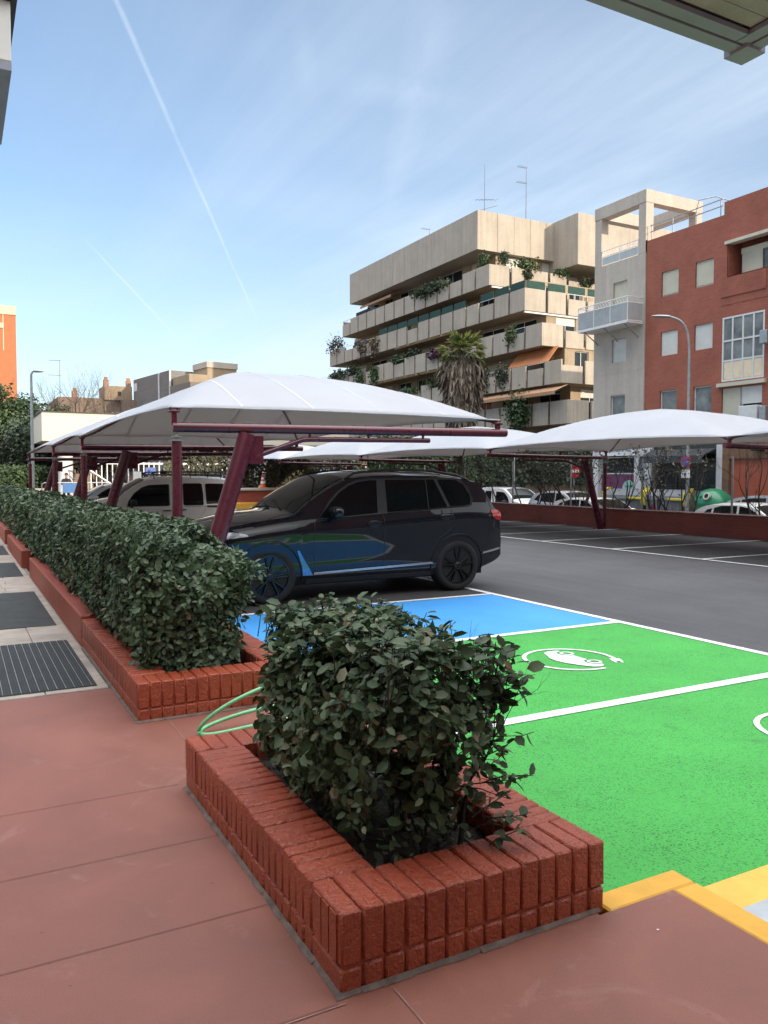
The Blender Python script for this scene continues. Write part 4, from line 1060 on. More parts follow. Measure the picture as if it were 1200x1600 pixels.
build_car('parked_car', 'white car behind the red wall in front of the green bottle bank', (21.0,13.55,SZ), rad(90), wp_, 'hatch')
build_car('parked_car', 'pale grey car in front of the orange shutter, behind the nearer white car', (24.9,15.4,SZ), rad(90), sp_, 'suv')
# ------------------------------------------------------------------ building helpers
def conc_mat(name, c, stain=.25, rough=.85, streak=.35):
    m, nt, b = new_mat(name); tc = nn(nt,'ShaderNodeTexCoord'); ob = tc.outputs['Object']
    n = noise_tex(nt, .5, 7, .65, ob); r = ramp(nt, n.outputs[0], [(.3,tuple(x*(1-stain) for x in c)),(.7,tuple(x*1.06 for x in c))])
    mp = nn(nt,'ShaderNodeMapping'); sv(mp,'Scale',(1.8,1.8,.10)); nt.links.new(ob, mp.inputs[0]); s = noise_tex(nt, 1.6, 6, .7, mp.outputs[0])   # rain streaks
    sr = ramp(nt, s.outputs[0], [(.38,(1-streak,)*3),(.58,(1,1,1))]); cc = mixc(nt, 1.0, r.outputs[0], sr.outputs[0], 'MULTIPLY')
    f = noise_tex(nt, 9, 5, .7, ob); fr = ramp(nt, f.outputs[0], [(.3,(.9,.9,.9)),(.7,(1.06,1.06,1.06))]); cc = mixc(nt, 1.0, cc, fr.outputs[0], 'MULTIPLY')
    nt.links.new(cc, b.inputs['Base Color']); sv(b,'Roughness',rough); bump(nt, b, f.outputs[0], .25, .02); return m
M['beige'] = conc_mat('beige_concrete', (.43,.38,.315), .14, .85, .14)
M['beige_wall'] = conc_mat('tan_render', (.37,.29,.20), .2, .85, .15)
M['white_render'] = conc_mat('off_white_render', (.47,.42,.365), .10, .85, .12)
M['cream_shutter'] = mat('cream_shutter', (.55,.53,.42), .6, var=.1, scale=2)
M['white_shutter'] = mat('white_shutter', (.62,.63,.60), .6, var=.1, scale=2)
M['win'] = glass_mat('window_glass', (.030,.037,.043), .06, var=.6, scale=.8)
M['win_pale'] = glass_mat('window_glass_with_blinds', (.20,.22,.22), .10, var=.5, scale=1.5)
M['frame'] = mat('white_window_frame', (.62,.63,.62), .5, var=.1)
M['brick'] = brick_mat('red_facade_brick', (.37,.102,.060), (.31,.084,.050), (.27,.13,.095), .25, .075, .85, .35, .010, stain=.26)
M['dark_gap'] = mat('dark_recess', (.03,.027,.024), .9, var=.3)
M['orange'] = mat('orange_awning_cloth', (.50,.19,.07), .8, var=.15, scale=2)
M['tan_awning'] = mat('faded_awning_cloth', (.40,.23,.13), .85, var=.2, scale=2)
M['net'] = mat('green_netting', (.018,.062,.052), .85, var=.35, scale=6, bmp=.5, bscale=30)
M['grey_clad'] = brick_mat('grey_cladding', (.17,.17,.165), (.15,.15,.148), (.11,.11,.11), 3.0, .32, .6, .3, .012, stain=.12)
def wall_open(mb, ax, pos, a0, a1, z0, z1, opens, depth=.16, inward=1):
    """a wall face in plane ax=pos with openings (a0,a1,z0,z1) whose reveals run inwards"""
    As = sorted({a0,a1,*[o[0] for o in opens],*[o[1] for o in opens]}); Zs = sorted({z0,z1,*[o[2] for o in opens],*[o[3] for o in opens]})
    P = (lambda a,z,d=0: (pos+d*inward,a,z)) if ax == 'x' else (lambda a,z,d=0: (a,pos+d*inward,z))
    for i in range(len(As)-1):
        for j in range(len(Zs)-1):
            ca, cz = (As[i]+As[i+1])/2, (Zs[j]+Zs[j+1])/2
            if not (a0 < ca < a1 and z0 < cz < z1): continue
            if any(o[0] < ca < o[1] and o[2] < cz < o[3] for o in opens): continue
            mb.add([P(As[i],Zs[j]),P(As[i+1],Zs[j]),P(As[i+1],Zs[j+1]),P(As[i],Zs[j+1])],[(0,1,2,3)])
    for o in opens:
        q = [(o[0],o[2]),(o[1],o[2]),(o[1],o[3]),(o[0],o[3])]
        for (u,v) in zip(q,q[1:]+q[:1]): mb.add([P(*u),P(*v),P(*v,depth),P(*u,depth)],[(0,1,2,3)])
    return mb
def bx(ax, mb, a0, a1, z0, z1, d0, d1):     # box in wall coords: d = absolute coordinate across the wall
    return mb.box(d0,d1,a0,a1,z0,z1) if ax == 'x' else mb.box(a0,a1,d0,d1,z0,z1)
def window(parent, ax, pos, a0, a1, z0, z1, m, fm=None, mull=1, inward=1, slats=False, fw=.05, transom=None, shut=0, sm=None):
    """a window part set back at pos: frame, pane and, where closed, a slatted shutter"""
    fm = fm or M['frame']; d = lambda t: pos+t*inward
    f = MB(); lo, hi = min(d(-.03),d(.03)), max(d(-.03),d(.03))
    bx(ax,f,a0,a0+fw,z0,z1,lo,hi); bx(ax,f,a1-fw,a1,z0,z1,lo,hi); bx(ax,f,a0+fw,a1-fw,z0,z0+fw,lo,hi); bx(ax,f,a0+fw,a1-fw,z1-fw,z1,lo,hi)
    for k in range(1,mull+1):
        if mull and k <= mull-0 and mull > 0:
            a = a0+(a1-a0)*k/(mull+1); bx(ax,f,a-fw/2,a+fw/2,z0+fw,z1-fw,lo,hi)
    if transom:
        for tz in transom: bx(ax,f,a0+fw,a1-fw,tz-fw/2,tz+fw/2,lo+.004,hi-.004)
    o = f.build('window', fm, parent, smooth=0)
    g = MB(); lo, hi = min(d(.0),d(.02)), max(d(.0),d(.02)); bx(ax,g,a0+fw*.5,a1-fw*.5,z0+fw*.5,z1-fw*.5,lo,hi); g.build('pane', m, o, smooth=0)
    if shut > 0:
        s = MB(); zb = z1-(z1-z0)*shut; z = zb
        while z < z1-.02:
            e = min(z+.055,z1); lo, hi = min(d(-.055),d(-.032)), max(d(-.055),d(-.032))
            bx(ax,s,a0+.02,a1-.02,z,e-.008,lo,hi); z += .055
        lo, hi = min(d(-.045),d(-.031)), max(d(-.045),d(-.031)); bx(ax,s,a0+.02,a1-.02,zb,z1-.002,lo,hi)
        s.build('shutter', sm or M['cream_shutter'], o, smooth=0)
    return o
def leaf_clump(name, label, c, r, n, size, m, cat='plant', group=None, hang=0, parent=None):
    P, D = blob_points(c, r, n, .3, .35, RN.randint(0,99))
    if hang: P[:,2] -= NP.uniform(0,hang,n)*(NP.uniform(0,1,n) < .55)
    o = leaf_mesh(name, P, D, size, m, parent, origin=None if parent is not None else (c[0],c[1],c[2]-r[2]), simple=True, jit=.7, droop=.4 if hang else 0)
    if parent is None: tag(o, label, cat, group)
    return o

# ------------------------------------------------------------------ beige apartment block
bb = thing('apartment_building', 'beige concrete apartment block with stepped rows of balconies and plants', 'building', (39,56,SZ))
FL = [(19.1,54.6,83.0),(16.2,49.9,86.5),(13.2,47.8,87.7),(10.2,45.6,87.7),(7.2,44.9,87.7),(4.2,44.4,87.7)]
H1 = 1.72
core = MB(); opens_x = {}; xw = 41.3
ztop = 20.75; pz = ztop
for i,(zt,yc,yf) in enumerate(FL):
    zb = zt-H1 if i < len(FL)-1 else SZ
    y0 = yc+2.3; opx = []; opy = []
    zf = zt-1.05                                        # floor level of this balcony
    zc = (FL[i-1][0]-H1-.12) if i else ztop-.05
    rb = random.Random(40+i)
    y = y0+1.2
    while y < yf-4:
        w = rb.choice((1.8,2.6,3.4)); opx.append((y,y+w,zf+(.1 if w > 1.9 else .9),zc-.05)); y += w+rb.uniform(.8,1.8)
    x = xw+1.0
    while x < 58:
        w = rb.choice((1.4,2.0)); opy.append((x,x+w,zf+.1,zc-.05)); x += w+rb.uniform(1.4,2.2)
    wall_open(core,'x',xw,y0,yf-2,zf-.4,zc+.3,opx,.2,1); wall_open(core,'y',y0,xw,60,zf-.4,zc+.3,opy,.2,1)
    for k,o in enumerate(opx): window(bb,'x',xw+.14,*o,M['win'],mull=1,shut=rb.choice((0,0,0,.3,.5)),sm=M['cream_shutter'])
    for k,o in enumerate(opy): window(bb,'y',y0+.14,*o,M['win'],mull=1,shut=rb.choice((0,.3,.5)),sm=M['white_shutter'])
    sl = MB().box(39.16,60,yc+.16,yf-.16,zt-H1+.03,zf)
    slo = sl.build('balcony', M['beige_wall'], bb, smooth=0)
    pm = MB(); y = yc; n = max(1,round((yf-yc)/2.05)); pitch = (yf-yc)/n
    for k in range(n):
        a0 = yc+k*pitch; low = rb.random() < .28 and k > 0
        pm.cbox(39.0,39.13,a0+(.0 if k == 0 else .12),a0+pitch-.12,zt-H1,zt-(.42 if low else rb.uniform(0,.015)),.012)
    n2 = 7; p2 = 2.05
    for k in range(n2):
        a0 = 39.13+k*p2; low = (i in (1,3) and k >= 2) or rb.random() < .15
        pm.cbox(a0+(.002 if k == 0 else .13),a0+p2-.13,yc,yc+.13,zt-H1,zt-(.42 if low else rb.uniform(0,.015)),.012)
    nb = round(4/2)
    pm.cbox(39.14,41.2,yf-.13,yf,zt-H1,zt,.012)
    pm.build('parapet', M['beige'], slo, smooth=0)
    rl = MB()
    for k in range(n):
        a0 = yc+k*pitch; rl.box(39.03,39.07,a0+.05,a0+pitch-.05,zt-.04,zt-.002) if rb.random() < .5 else None
    for k in range(n2):
        if i in (1,3) and k >= 2: rl.tube([(39.2+k*p2,yc+.06,zt-.02),(41.1+k*p2,yc+.06,zt-.02)],.03,6); [rl.tube([(39.25+k*p2+q*.62,yc+.06,zt-.42),(39.25+k*p2+q*.62,yc+.06,zt-.02)],.018,5) for q in range(4)]
    rl.build('railing', M['frame'], slo, smooth=0)
    ps = MB()                                           # dividing posts in the dark gaps
    for k in range(1,n): ps.box(39.14,39.2,yc+k*pitch-.1,yc+k*pitch+.1,zt-H1+.05,zt-.1)
    for k in range(1,n2): ps.box(39.13+k*p2-.1,39.13+k*p2+.1,yc+.14,yc+.155,zt-H1+.05,zt-.1)
    ps.build('gap_post', M['dark_gap'], slo, smooth=0)
core.build('wall', M['beige_wall'], bb, smooth=0)
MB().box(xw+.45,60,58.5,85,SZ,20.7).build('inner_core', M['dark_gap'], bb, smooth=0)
rp = MB(); y = 56.3; n = 10; p = (81-56.3)/n
for k in range(n): rp.cbox(39,39.3,56.3+k*p+(.012 if k else 0),56.3+(k+1)*p-.012,20.7,23.95,.01)
n2 = 5; p2 = 1.75
for k in range(n2): rp.cbox(39.302+k*p2+(0 if not k else .012),39.302+(k+1)*p2-.012,56.3,56.6,20.7,23.95,.01)
rp.box(39.31,60,56.61,80.99,20.72,23.8); rp.cbox(39.302,48,80.7,81,20.7,23.95,.01)
rp.build('roof_panel', M['beige'], bb, smooth=0)
tb = MB().cbox(47.2,50.6,53.2,60,19.75,24.1,.02).cbox(50.62,60,53.2,60,19.75,24.1,.02).box(47.25,60,53.3,60,22.9,22.92)
tb.build('stair_tower', M['beige'], bb, smooth=0)
gs = MB(); gs2 = MB()
for k in range(12):
    y = 49.9+.1+k*2.03
    if k in (3,): continue
    gs.box(39.05,39.09,y,y+1.8,16.22,16.80)
for k in range(6): gs2.box(39.25+k*2.05,41.0+k*2.05,49.93,49.97,16.22,16.80)
gs.build('netting_screen', M['net'], bb, smooth=0); gs2.build('netting_screen', M['net'], bb, smooth=0)
aw = MB()
def slope_awning(mb, y0, y1, x0, x1, z0, z1, val=.28, n=None):
    n = n or int((y1-y0)/.18)
    mb.add([(x0,y0,z0),(x1,y0,z1),(x1,y1,z1),(x0,y1,z0),(x0,y0,z0-.03),(x1,y0,z1-.03),(x1,y1,z1-.03),(x0,y1,z0-.03)],[(0,1,2,3),(4,7,6,5),(0,4,5,1),(2,6,7,3),(3,7,4,0),(1,5,6,2)])
    for k in range(n):                                   # scalloped valance
        a, b = y0+(y1-y0)*k/n, y0+(y1-y0)*(k+1)/n
        mb.add([(x1-.003,a,z1-.03),(x1-.003,b,z1-.03),(x1-.003,b,z1-val*.8),(x1-.003,(a+b)/2,z1-val),(x1-.003,a,z1-val*.8)],[(0,1,2,3,4)])
slope_awning(aw, 45.3, 50.6, 39.4, 38.2, 8.35, 7.85); slope_awning(aw, 50.7, 56.5, 39.4, 38.3, 8.35, 7.9)
aw.build('awning', M['tan_awning'], bb, smooth=0)
aw = MB(); slope_awning(aw, 72, 79, 40.6, 39.3, 20.68, 20.1); aw.build('awning', M['tan_awning'], bb, smooth=0)
MB().add([(39.16,47.3,10.25),(39.16,52.2,10.25),(40.2,52.2,11.5),(40.2,47.3,11.5),(39.2,47.3,10.25),(39.2,52.2,10.25),(40.24,52.2,11.5),(40.24,47.3,11.5)],[(0,1,2,3),(7,6,5,4),(0,3,7,4),(1,5,6,2),(3,2,6,7),(0,4,5,1)]).build('orange_awning', M['orange'], bb, smooth=0)
ra = MB()                                               # rolled awnings under the slabs
for (z,y0,y1) in ((11.42,58,66),(11.42,66.3,76),(14.45,60,71),(8.45,58.5,72),(8.45,72.3,80),(11.42,76.4,87)): ra.tube([(39.25,y0,z),(39.25,y1,z)],.13,8)
ra.build('rolled_awning', mat('yellowed_awning_roll',(.46,.34,.17),.8,var=.2), bb)
MB().box(39.3,42.8,54.62,54.78,17.22,17.34).build('awning_box', M['frame'], bb, smooth=0); MB().box(39.05,44.5,49.95,50.1,14.32,14.44).build('awning_box', M['frame'], bb, smooth=0)
for k,(y,z) in enumerate(((62.5,11.2),(70,5.5))): MB().cbox(39.3,39.7,y,y+.85,z-.1,z+.5,.02).build('air_conditioner', M['frame'], bb)
plants = [('trailing green plants hanging over a high parapet in the middle of the beige block',(38.95,64.0,19.05),(.4,2.9,.55),900,.30,'leaf_dark',.5),
 ('round potted shrub at the near corner of the highest beige balcony',(39.6,56.2,19.7),(.5,.6,.75),260,.26,'leaf_mid',0),
 ('ball-clipped plant right of the corner shrub on the highest beige balcony',(40.6,54.8,19.75),(.55,.5,.6),240,.24,'leaf_dark',0),
 ('rounded plants grouped along the sunny side of the highest beige balcony',(43.0,54.7,19.6),(1.5,.5,.55),420,.24,'leaf_mid',.3),
 ('dark fern hanging over the sunny side of the highest beige balcony',(42.9,54.45,18.75),(.5,.25,.4),200,.22,'leaf_dark',.3),
 ('green plants on the highest balcony just left of the white corner building',(46.5,54.5,19.25),(1.0,.3,.35),240,.22,'leaf_mid',.1),
 ('dark hanging fern in a white balcony box close to the white corner building',(49.3,54.4,18.7),(.7,.25,.45),260,.22,'leaf_dark',.3),
 ('tangled leafless climber growing at the far left end of the beige balconies',(39.1,84.8,16.75),(.6,2.4,1.1),420,.26,'leaf_dry',.3),
 ('dark plants spilling over the left end of the middle beige balcony',(38.95,84,13.3),(.5,3.0,.6),480,.28,'leaf_dark',.5),
 ('bright green trailing creeper on the lower left beige balcony',(38.9,78.2,12.5),(.35,1.2,.9),360,.25,'leaf_mid',.9),
 ('bright green creeper beside an orange pot on the lower left beige balcony',(38.9,74.9,12.6),(.35,1.0,.8),330,.25,'leaf_mid',.8),
 ('purple flowering plant hanging over a beige balcony left of the palm',(38.9,62.8,12.9),(.35,1.5,.5),330,.24,'leaf_purple',.3),
 ('purple flowering plant close behind the dead palm fronds',(38.9,59.3,12.9),(.35,1.2,.45),280,.24,'leaf_purple',.3),
 ('dark withered creeper hanging on the second beige balcony at left',(38.92,77.6,15.7),(.3,1.1,.6),360,.28,'dead_frond',1.0),
 ('grey withered creeper next to the dark one on the second beige balcony',(38.92,74.8,15.6),(.3,1.0,.6),330,.28,'dead_frond',1.1),
 ('ivy climbing down a lower beige balcony just right of the palm',(38.9,52.6,9.9),(.35,1.0,.8),360,.22,'leaf_dark',.8),
 ('dark ivy on a lower beige balcony, nearest to the palm trunk',(38.9,55.2,9.8),(.35,.8,.9),330,.22,'leaf_dark',.8),
 ('green trailing plant at the middle beige balcony, right of the palm crown',(38.9,51.6,13.0),(.3,.8,.6),240,.2,'leaf_mid',.7),
 ('thin green plants on a beige balcony low at left behind the near canopy',(38.9,68.5,9.9),(.4,3.0,.5),420,.26,'leaf_mid',.5),
 ('dark green foliage filling a gap of the middle beige balcony row',(39.3,67.5,13.5),(.4,1.6,.5),420,.25,'leaf_dark',.2),
 ('dark green leaves along the balcony just under the long trailing plants',(39.2,70.5,13.45),(.35,1.3,.4),320,.25,'leaf_mid',.3),
 ('pale green potted plants on the lowest visible beige balcony left of the palm',(39.2,63.5,10.4),(.4,1.6,.5),360,.25,'leaf_mid',.4),
 ('dark climber over the left corner of the second lowest beige balcony',(39.1,80.5,13.5),(.4,1.6,.5),360,.25,'leaf_dark',.4),
 ('leafy climber growing up the beige block to the right of the palm trunk',(38.6,50.2,6.6),(.7,1.5,1.9),900,.26,'leaf_mid',.2)]
for lab,c,r,n,s,m,hg in plants: leaf_clump('balcony_plant', lab, c, r, n, s, M[m], 'plant', 'plants on the beige balconies', hg)
# aerials on its roof
dkm = mat('weathered_aerial_metal',(.16,.16,.17),.6,metal=.3)
def aerial(label, x, y, z0, z1, kind):
    t = thing('roof_aerial', label, 'aerial', (x,y,z0)); MB().tube([(x,y,z0),(x,y,z1)],[.04,.018],6).build('mast', dkm, t)
    e = MB()
    if kind == 0:
        for zz,l in ((z1-.05,.85),(z1-1.4,.95)):
            e.tube([(x-l,y+l*.2,zz),(x+.1,y,zz)],.022,5)
            for q in range(5): e.tube([(x-l+q*.2,y-.22,zz),(x-l+q*.2,y+.22,zz)],.012,4)
    else:
        zz = z0+ (z1-z0)*.42; e.tube([(x-.7,y+.4,zz),(x+.7,y-.4,zz)],.022,5); e.tube([(x-.55,y,zz-1.0),(x+1.0,y-.5,zz-.5)],.025,5)
        for q in range(6): e.tube([(x-.6+q*.3,y+.34-q*.16-.25,zz),(x-.6+q*.3,y+.34-q*.16+.25,zz)],.012,4)
    e.build('antenna', dkm, t); return t
aerial('tall roof aerial with two short cross arms on the beige block', 45.0, 57.5, 23.8, 28.9, 0)
aerial('lower roof aerial with tilted arms on the beige block, left of the tall one', 41.6, 59.0, 23.8, 29.0, 1)
aerial('tiny aerial near the middle of the beige roof edge', 40.5, 66.5, 23.8, 25.3, 0)

# ------------------------------------------------------------------ white and brick apartment house
wb = thing('apartment_building', 'red brick apartment house with a white corner tower and roof pergola', 'building', (30,28.9,SZ))
XF = 30.0; YB = 28.88
br = MB()
opn = []
for (a0,a1) in ((26.89,27.92),(24.92,25.93)):
    for (z0,z1) in ((10.26,11.42),(7.44,8.58),(4.3,5.79)): opn.append((a0,a1,z0,z1))
wins_brick = list(opn)
log = (22.2,24.18,10.42,11.93); bay = (22.3,24.40,5.86,8.66); lowo = (22.36,24.38,3.5,5.55)
opn += [log,bay,lowo]
wall_open(br,'x',XF,12,YB,3.35,13.15,opn,.16,1)
wall_open(br,'x',XF,12,24.42,13.15,13.70,[],.16,1)
br.add([(XF,24.42,13.15),(XF+.3,24.42,13.15),(XF+.3,24.42,13.7),(XF,24.42,13.7)],[(0,1,2,3)])
br.add([(XF,24.42,13.15),(XF,YB,13.15),(XF+.3,YB,13.15),(XF+.3,24.42,13.15)],[(0,1,2,3)]); br.add([(XF,12,13.7),(XF,24.42,13.7),(XF+.3,24.42,13.7),(XF+.3,12,13.7)],[(0,1,2,3)])
br.box(30.3,46,12,YB-.02,12.2,12.5).box(30.28,30.3,12,YB,12.5,13.1)
br.add([(30,12,SZ),(46,12,SZ),(46,12,13.15),(30,12,13.15)],[(0,1,2,3)]); br.add([(30.3,YB+.02,3.35),(46,YB+.02,3.35),(46,YB+.02,13),(30.3,YB+.02,13)],[(0,1,2,3)])
br.box(29.96,29.998,22.25,24.5,9.55,10.38); br.box(29.985,29.998,22.2,24.45,9.20,9.23)
br.build('brick_wall', M['brick'], wb, smooth=0)
for k,o in enumerate(wins_brick):
    row = k % 3
    window(wb,'x',XF+.12,*o,M['win_pale'] if row == 2 else M['win'],mull=0 if row == 2 else 1,shut=(.94 if row==0 else 1.0 if row==1 else .0),sm=M['cream_shutter'] if row == 0 else M['white_shutter'],fw=.06)
lg = MB(); lg.box(30.9,30.95,22.0,24.4,10.3,12.0).box(30.0,30.9,24.19,24.22,10.3,12).box(30.0,30.9,22.1,22.19,10.3,12).box(30,30.9,22.2,24.18,11.935,11.96).box(30.0,30.9,22.2,24.18,10.38,10.418)
lg.build('loggia', M['brick'], wb, smooth=0)
MB().box(29.9,30.3,22.18,24.3,11.82,11.95).build('awning_box', M['cream_shutter'], wb, smooth=0)
window(wb,'x',30.6,22.25,23.9,10.45,11.6,M['win_pale'],mull=1,fw=.09,shut=.0)
MB().box(30.5,30.58,22.25,23.9,11.38,11.62).build('shutter_box', M['cream_shutter'], wb, smooth=0)
MB().box(30.52,30.56,22.85,23.82,10.5,11.38).build('shutter', M['cream_shutter'], wb, smooth=0)
window(wb,'x',XF+.03,bay[0],bay[1],bay[2],bay[3],M['win_pale'],mull=3,fw=.075,transom=(6.75,7.62))
MB().box(30.02,30.028,22.4,24.3,5.95,6.70).build('bay_sheet', mat('cream_bay_sheet',(.72,.60,.42),.35,var=.12,scale=3), wb, smooth=0)  # cream sheet over the bottom row of bay panes
MB().box(29.84,29.99,22.15,24.55,5.62,5.78).build('awning_box', M['cream_shutter'], wb, smooth=0)
window(wb,'x',XF+.12,23.45,24.38,3.5,5.55,M['win'],mull=0,shut=1.0,sm=M['cream_shutter'])
window(wb,'x',XF+.12,22.36,23.40,3.5,5.55,M['win'],mull=0,shut=.36,sm=M['white_shutter'])
ac = MB().cbox(29.6,29.95,22.3,23.2,4.05,4.68,.02); ac.build('air_conditioner', M['frame'], wb)
ac = MB().cbox(29.6,29.95,21.9,22.2,4.0,4.62,.02); ac.build('air_conditioner', M['galv'], wb); ac = MB().cbox(29.6,29.95,21.9,22.25,7.2,7.75,.02); ac.build('air_conditioner', M['galv'], wb)
# white tower
tw = MB(); YT0, YT1 = 28.9, 32.42
wo = [(30.07,31.06,9.5,11.55),(30.1,31.1,7.5,8.67),(30.14,31.15,4.4,5.83)]
wall_open(tw,'x',XF-.06,YT0,YT1,3.2,12.60,wo,.18,1)
tw.add([(XF-.06,YT0,3.2),(XF+.4,YT0,3.2),(XF+.4,YT0,13.2),(XF-.06,YT0,13.2)],[(0,1,2,3)]) 
tw.add([(XF-.06,YT1,SZ),(46,YT1,SZ),(46,YT1,12.6),(XF-.06,YT1,12.6)],[(0,1,2,3)])
tw.box(XF-.05,36,YT0+.02,YT1-.02,12.45,12.58)
tw.box(XF-.07,XF-.062,YT0+.03,YT1-.03,6.95,6.965).box(XF-.07,XF-.062,YT0+.03,YT1-.03,9.02,9.035).box(XF-.07,XF-.062,31.62,31.635,9.6,12.55)
tw.build('tower_wall', M['white_render'], wb, smooth=0)
for k,o in enumerate(wo): window(wb,'x',XF+.08,*o,M['win_pale'],mull=0,shut=(1.0 if k < 2 else .0),sm=M['cream_shutter'] if k == 0 else M['white_shutter'])
pg = MB()
C_ = .006
for (x0,x1,y0,y1) in ((XF-.06,XF+.45,28.9,29.38),(XF-.06,XF+.42,31.95,YT1),(33.4,33.85,28.9,29.35),(33.4,33.85,31.97,YT1)): pg.cbox(x0,x1,y0,y1,12.602,15.05,C_)
pg.cbox(XF-.08,XF+.47,28.88,YT1+.02,15.052,15.66,C_).cbox(33.38,33.87,28.88,YT1+.02,15.052,15.64,C_).cbox(XF+.472,33.378,28.885,29.37,15.054,15.65,C_).cbox(XF+.472,33.378,31.96,YT1+.015,15.054,15.65,C_)
pg.cbox(33.86,36.2,31.9,YT1,12.602,13.8,C_)
pg.build('roof_pergola', M['white_render'], wb, smooth=0)
rt = MB()
for z in (13.08,13.36): rt.tube([(XF-.02,29.38,z),(XF-.02,31.95,z)],.022,6)
for y in (29.42,30.66,31.9): rt.tube([(XF-.02,y,12.6),(XF-.02,y,13.4)],.022,6)
for k in range(14): rt.tube([(XF-.02,29.45+k*.19,13.08),(XF-.02,29.45+k*.19+.19,13.36)],.012,5)
rt.build('roof_railing', M['white_metal'], wb)
MB().box(XF-.01,XF+.01,29.45,31.88,12.66,13.03).build('railing_panel', mat('pale_balcony_panel',(.42,.47,.49),.5,var=.12,scale=2), wb, smooth=0)
rr = MB()
for z in (13.62,13.92): rr.tube([(30.12,28.8,z-.05),(30.12,24.6,z)],.026,6)
for y in (28.7,27.4,26.0,24.7): rr.tube([(30.12,y,13.1),(30.12,y,13.92)],.024,6)
rr.tube([(30.12,26.0,13.92),(30.12,25.9,14.25),(30.5,25.3,14.3),(30.9,24.8,14.0)],.024,6)
rr.build('roof_handrail', M['galv'], wb)
bl = MB().box(28.88,XF-.062,29.0,32.5,9.16,9.24); blo = bl.build('balcony', M['white_metal'], wb, smooth=0)
pn = MB(); 
for k in range(3): pn.box(28.90,28.92,29.05+k*1.165,29.05+k*1.165+1.10,9.32,10.12)
pn.box(28.96,29.88,29.0,29.02,9.32,10.12).box(28.96,29.88,32.48,32.5,9.32,10.12)
for k in range(7):
    z = 9.36+k*.115; pn.box(28.885,28.90,29.05,32.45,z,z+.035)
pn.build('balcony_panel', mat('grey_balcony_panel',(.40,.43,.44),.5,var=.15,scale=2), blo, smooth=0)
rb_ = MB()
for z in (9.26,10.14,10.42): rb_.tube([(XF-.08,29.0,z),(28.9,29.0,z),(28.9,32.5,z),(XF-.08,32.5,z)],.028,6)
for y in (29.0,30.17,31.33,32.5): rb_.tube([(28.9,y,9.2),(28.9,y,10.44)],.026,6)
for k in range(18):
    y = 29.0+k*.194; rb_.tube([(28.9,y,10.15),(28.9,y+.194,10.41)],.010,4)
rb_.build('balcony_railing', M['white_metal'], blo)
bk = MB()
for y in (29.3,30.7,32.1): bk.tube([(28.95,y,9.18),(XF-.05,y,8.55)],.03,6)
bk.build('balcony_bracket', M['galv'], blo)
# ground floor shops
gf = MB()
gf.box(30.35,30.6,12,YT1,SZ,3.35)
gf.build('shop_backwall', M['dark_gap'], wb, smooth=0)
wsr = mat('white_shop_render',(.62,.63,.62),.7,var=.12,scale=3)
for (a0,a1) in ((28.85,29.45),(28.3,28.75),(32.0,32.42),(24.22,24.55)): MB().box(29.94,30.34,a0,a1,SZ,3.199 if a0 > 25 else 3.1).build('shop_pillar', wsr, wb, smooth=0)
MB().box(29.96,30.34,28.76,28.84,SZ,3.19).build('downpipe', M['galv'], wb, smooth=0)
t = MB().cbox(29.82,29.935,29.3,32.0,2.72,3.12,.01).build('shop_sign', mat('white_sign_panel',(.72,.73,.74),.4,var=.03), wb)
text_obj('sign_lettering', 'Centro Salud de Tetuán', .17, mat('grey_sign_lettering',(.12,.12,.13),.5), Matrix.Translation((29.81,30.35,2.98)) @ FACE_NEGX, t)
MB().lathe([(.001,0),(.09,0),(.09,.01),(.001,.01)],16,Matrix.Translation((29.818,31.75,2.95)) @ Matrix.Rotation(rad(-90),4,'Y')).build('sign_emblem', mat('red_sign_emblem',(.45,.05,.08),.5), t)
window(wb,'x',30.2,29.46,31.98,SZ+.5,2.68,M['win'],mull=0,fw=.06,transom=(1.82,))
po = MB().box(30.16,30.168,29.5,31.95,SZ+.55,1.78).build('window_poster', mat('purple_poster',(.095,.05,.14),.4,var=.6,scale=1.1,col2=(.19,.035,.085)), wb, smooth=0)
cd = MB(); cd.lathe([(.001,0),(.46,0),(.46,.006),(.001,.006)],36,Matrix.Translation((30.152,30.0,1.02)) @ Matrix.Rotation(rad(90),4,'Y')); cd.build('poster_disc', mat('mint_disc',(.30,.55,.48),.5,var=.06), po, smooth=0)
tm = mat('dark_poster_lettering',(.03,.05,.05),.5); rm_ = mat('red_poster_lettering',(.35,.10,.13),.5)
for s_,z_,h_,m_ in (('SOMOS',1.16,.16,tm),('DE TU',1.0,.16,tm),('PUEBLO',.80,.21,rm_)): text_obj('poster_lettering', s_, h_, m_, Matrix.Translation((30.148,30.0,z_)) @ FACE_NEGX, po)
ng = MB().box(29.925,29.939,28.95,29.13,1.95,2.35); ng.build('wall_plaque', mat('blue_plaque',(.08,.12,.2),.4,var=.5,scale=12), wb, smooth=0)
ds = MB().box(30.05,30.12,24.6,28.28,2.72,3.3); ds.build('shop_fascia', mat('dark_green_fascia',(.035,.045,.042),.6,var=.2), wb, smooth=0)
aw = MB(); aw.add([(29.98,24.6,2.95),(29.98,28.28,2.95),(29.1,28.28,2.62),(29.1,24.6,2.62),(29.98,24.6,2.9),(29.98,28.28,2.9),(29.1,28.28,2.57),(29.1,24.6,2.57)],[(0,1,2,3),(7,6,5,4),(0,3,7,4),(1,5,6,2),(2,6,7,3),(0,4,5,1)]); aw.box(29.08,29.10,24.6,28.28,2.30,2.6)
aw.build('awning', mat('charcoal_awning',(.045,.05,.056),.8,var=.2), wb, smooth=0)
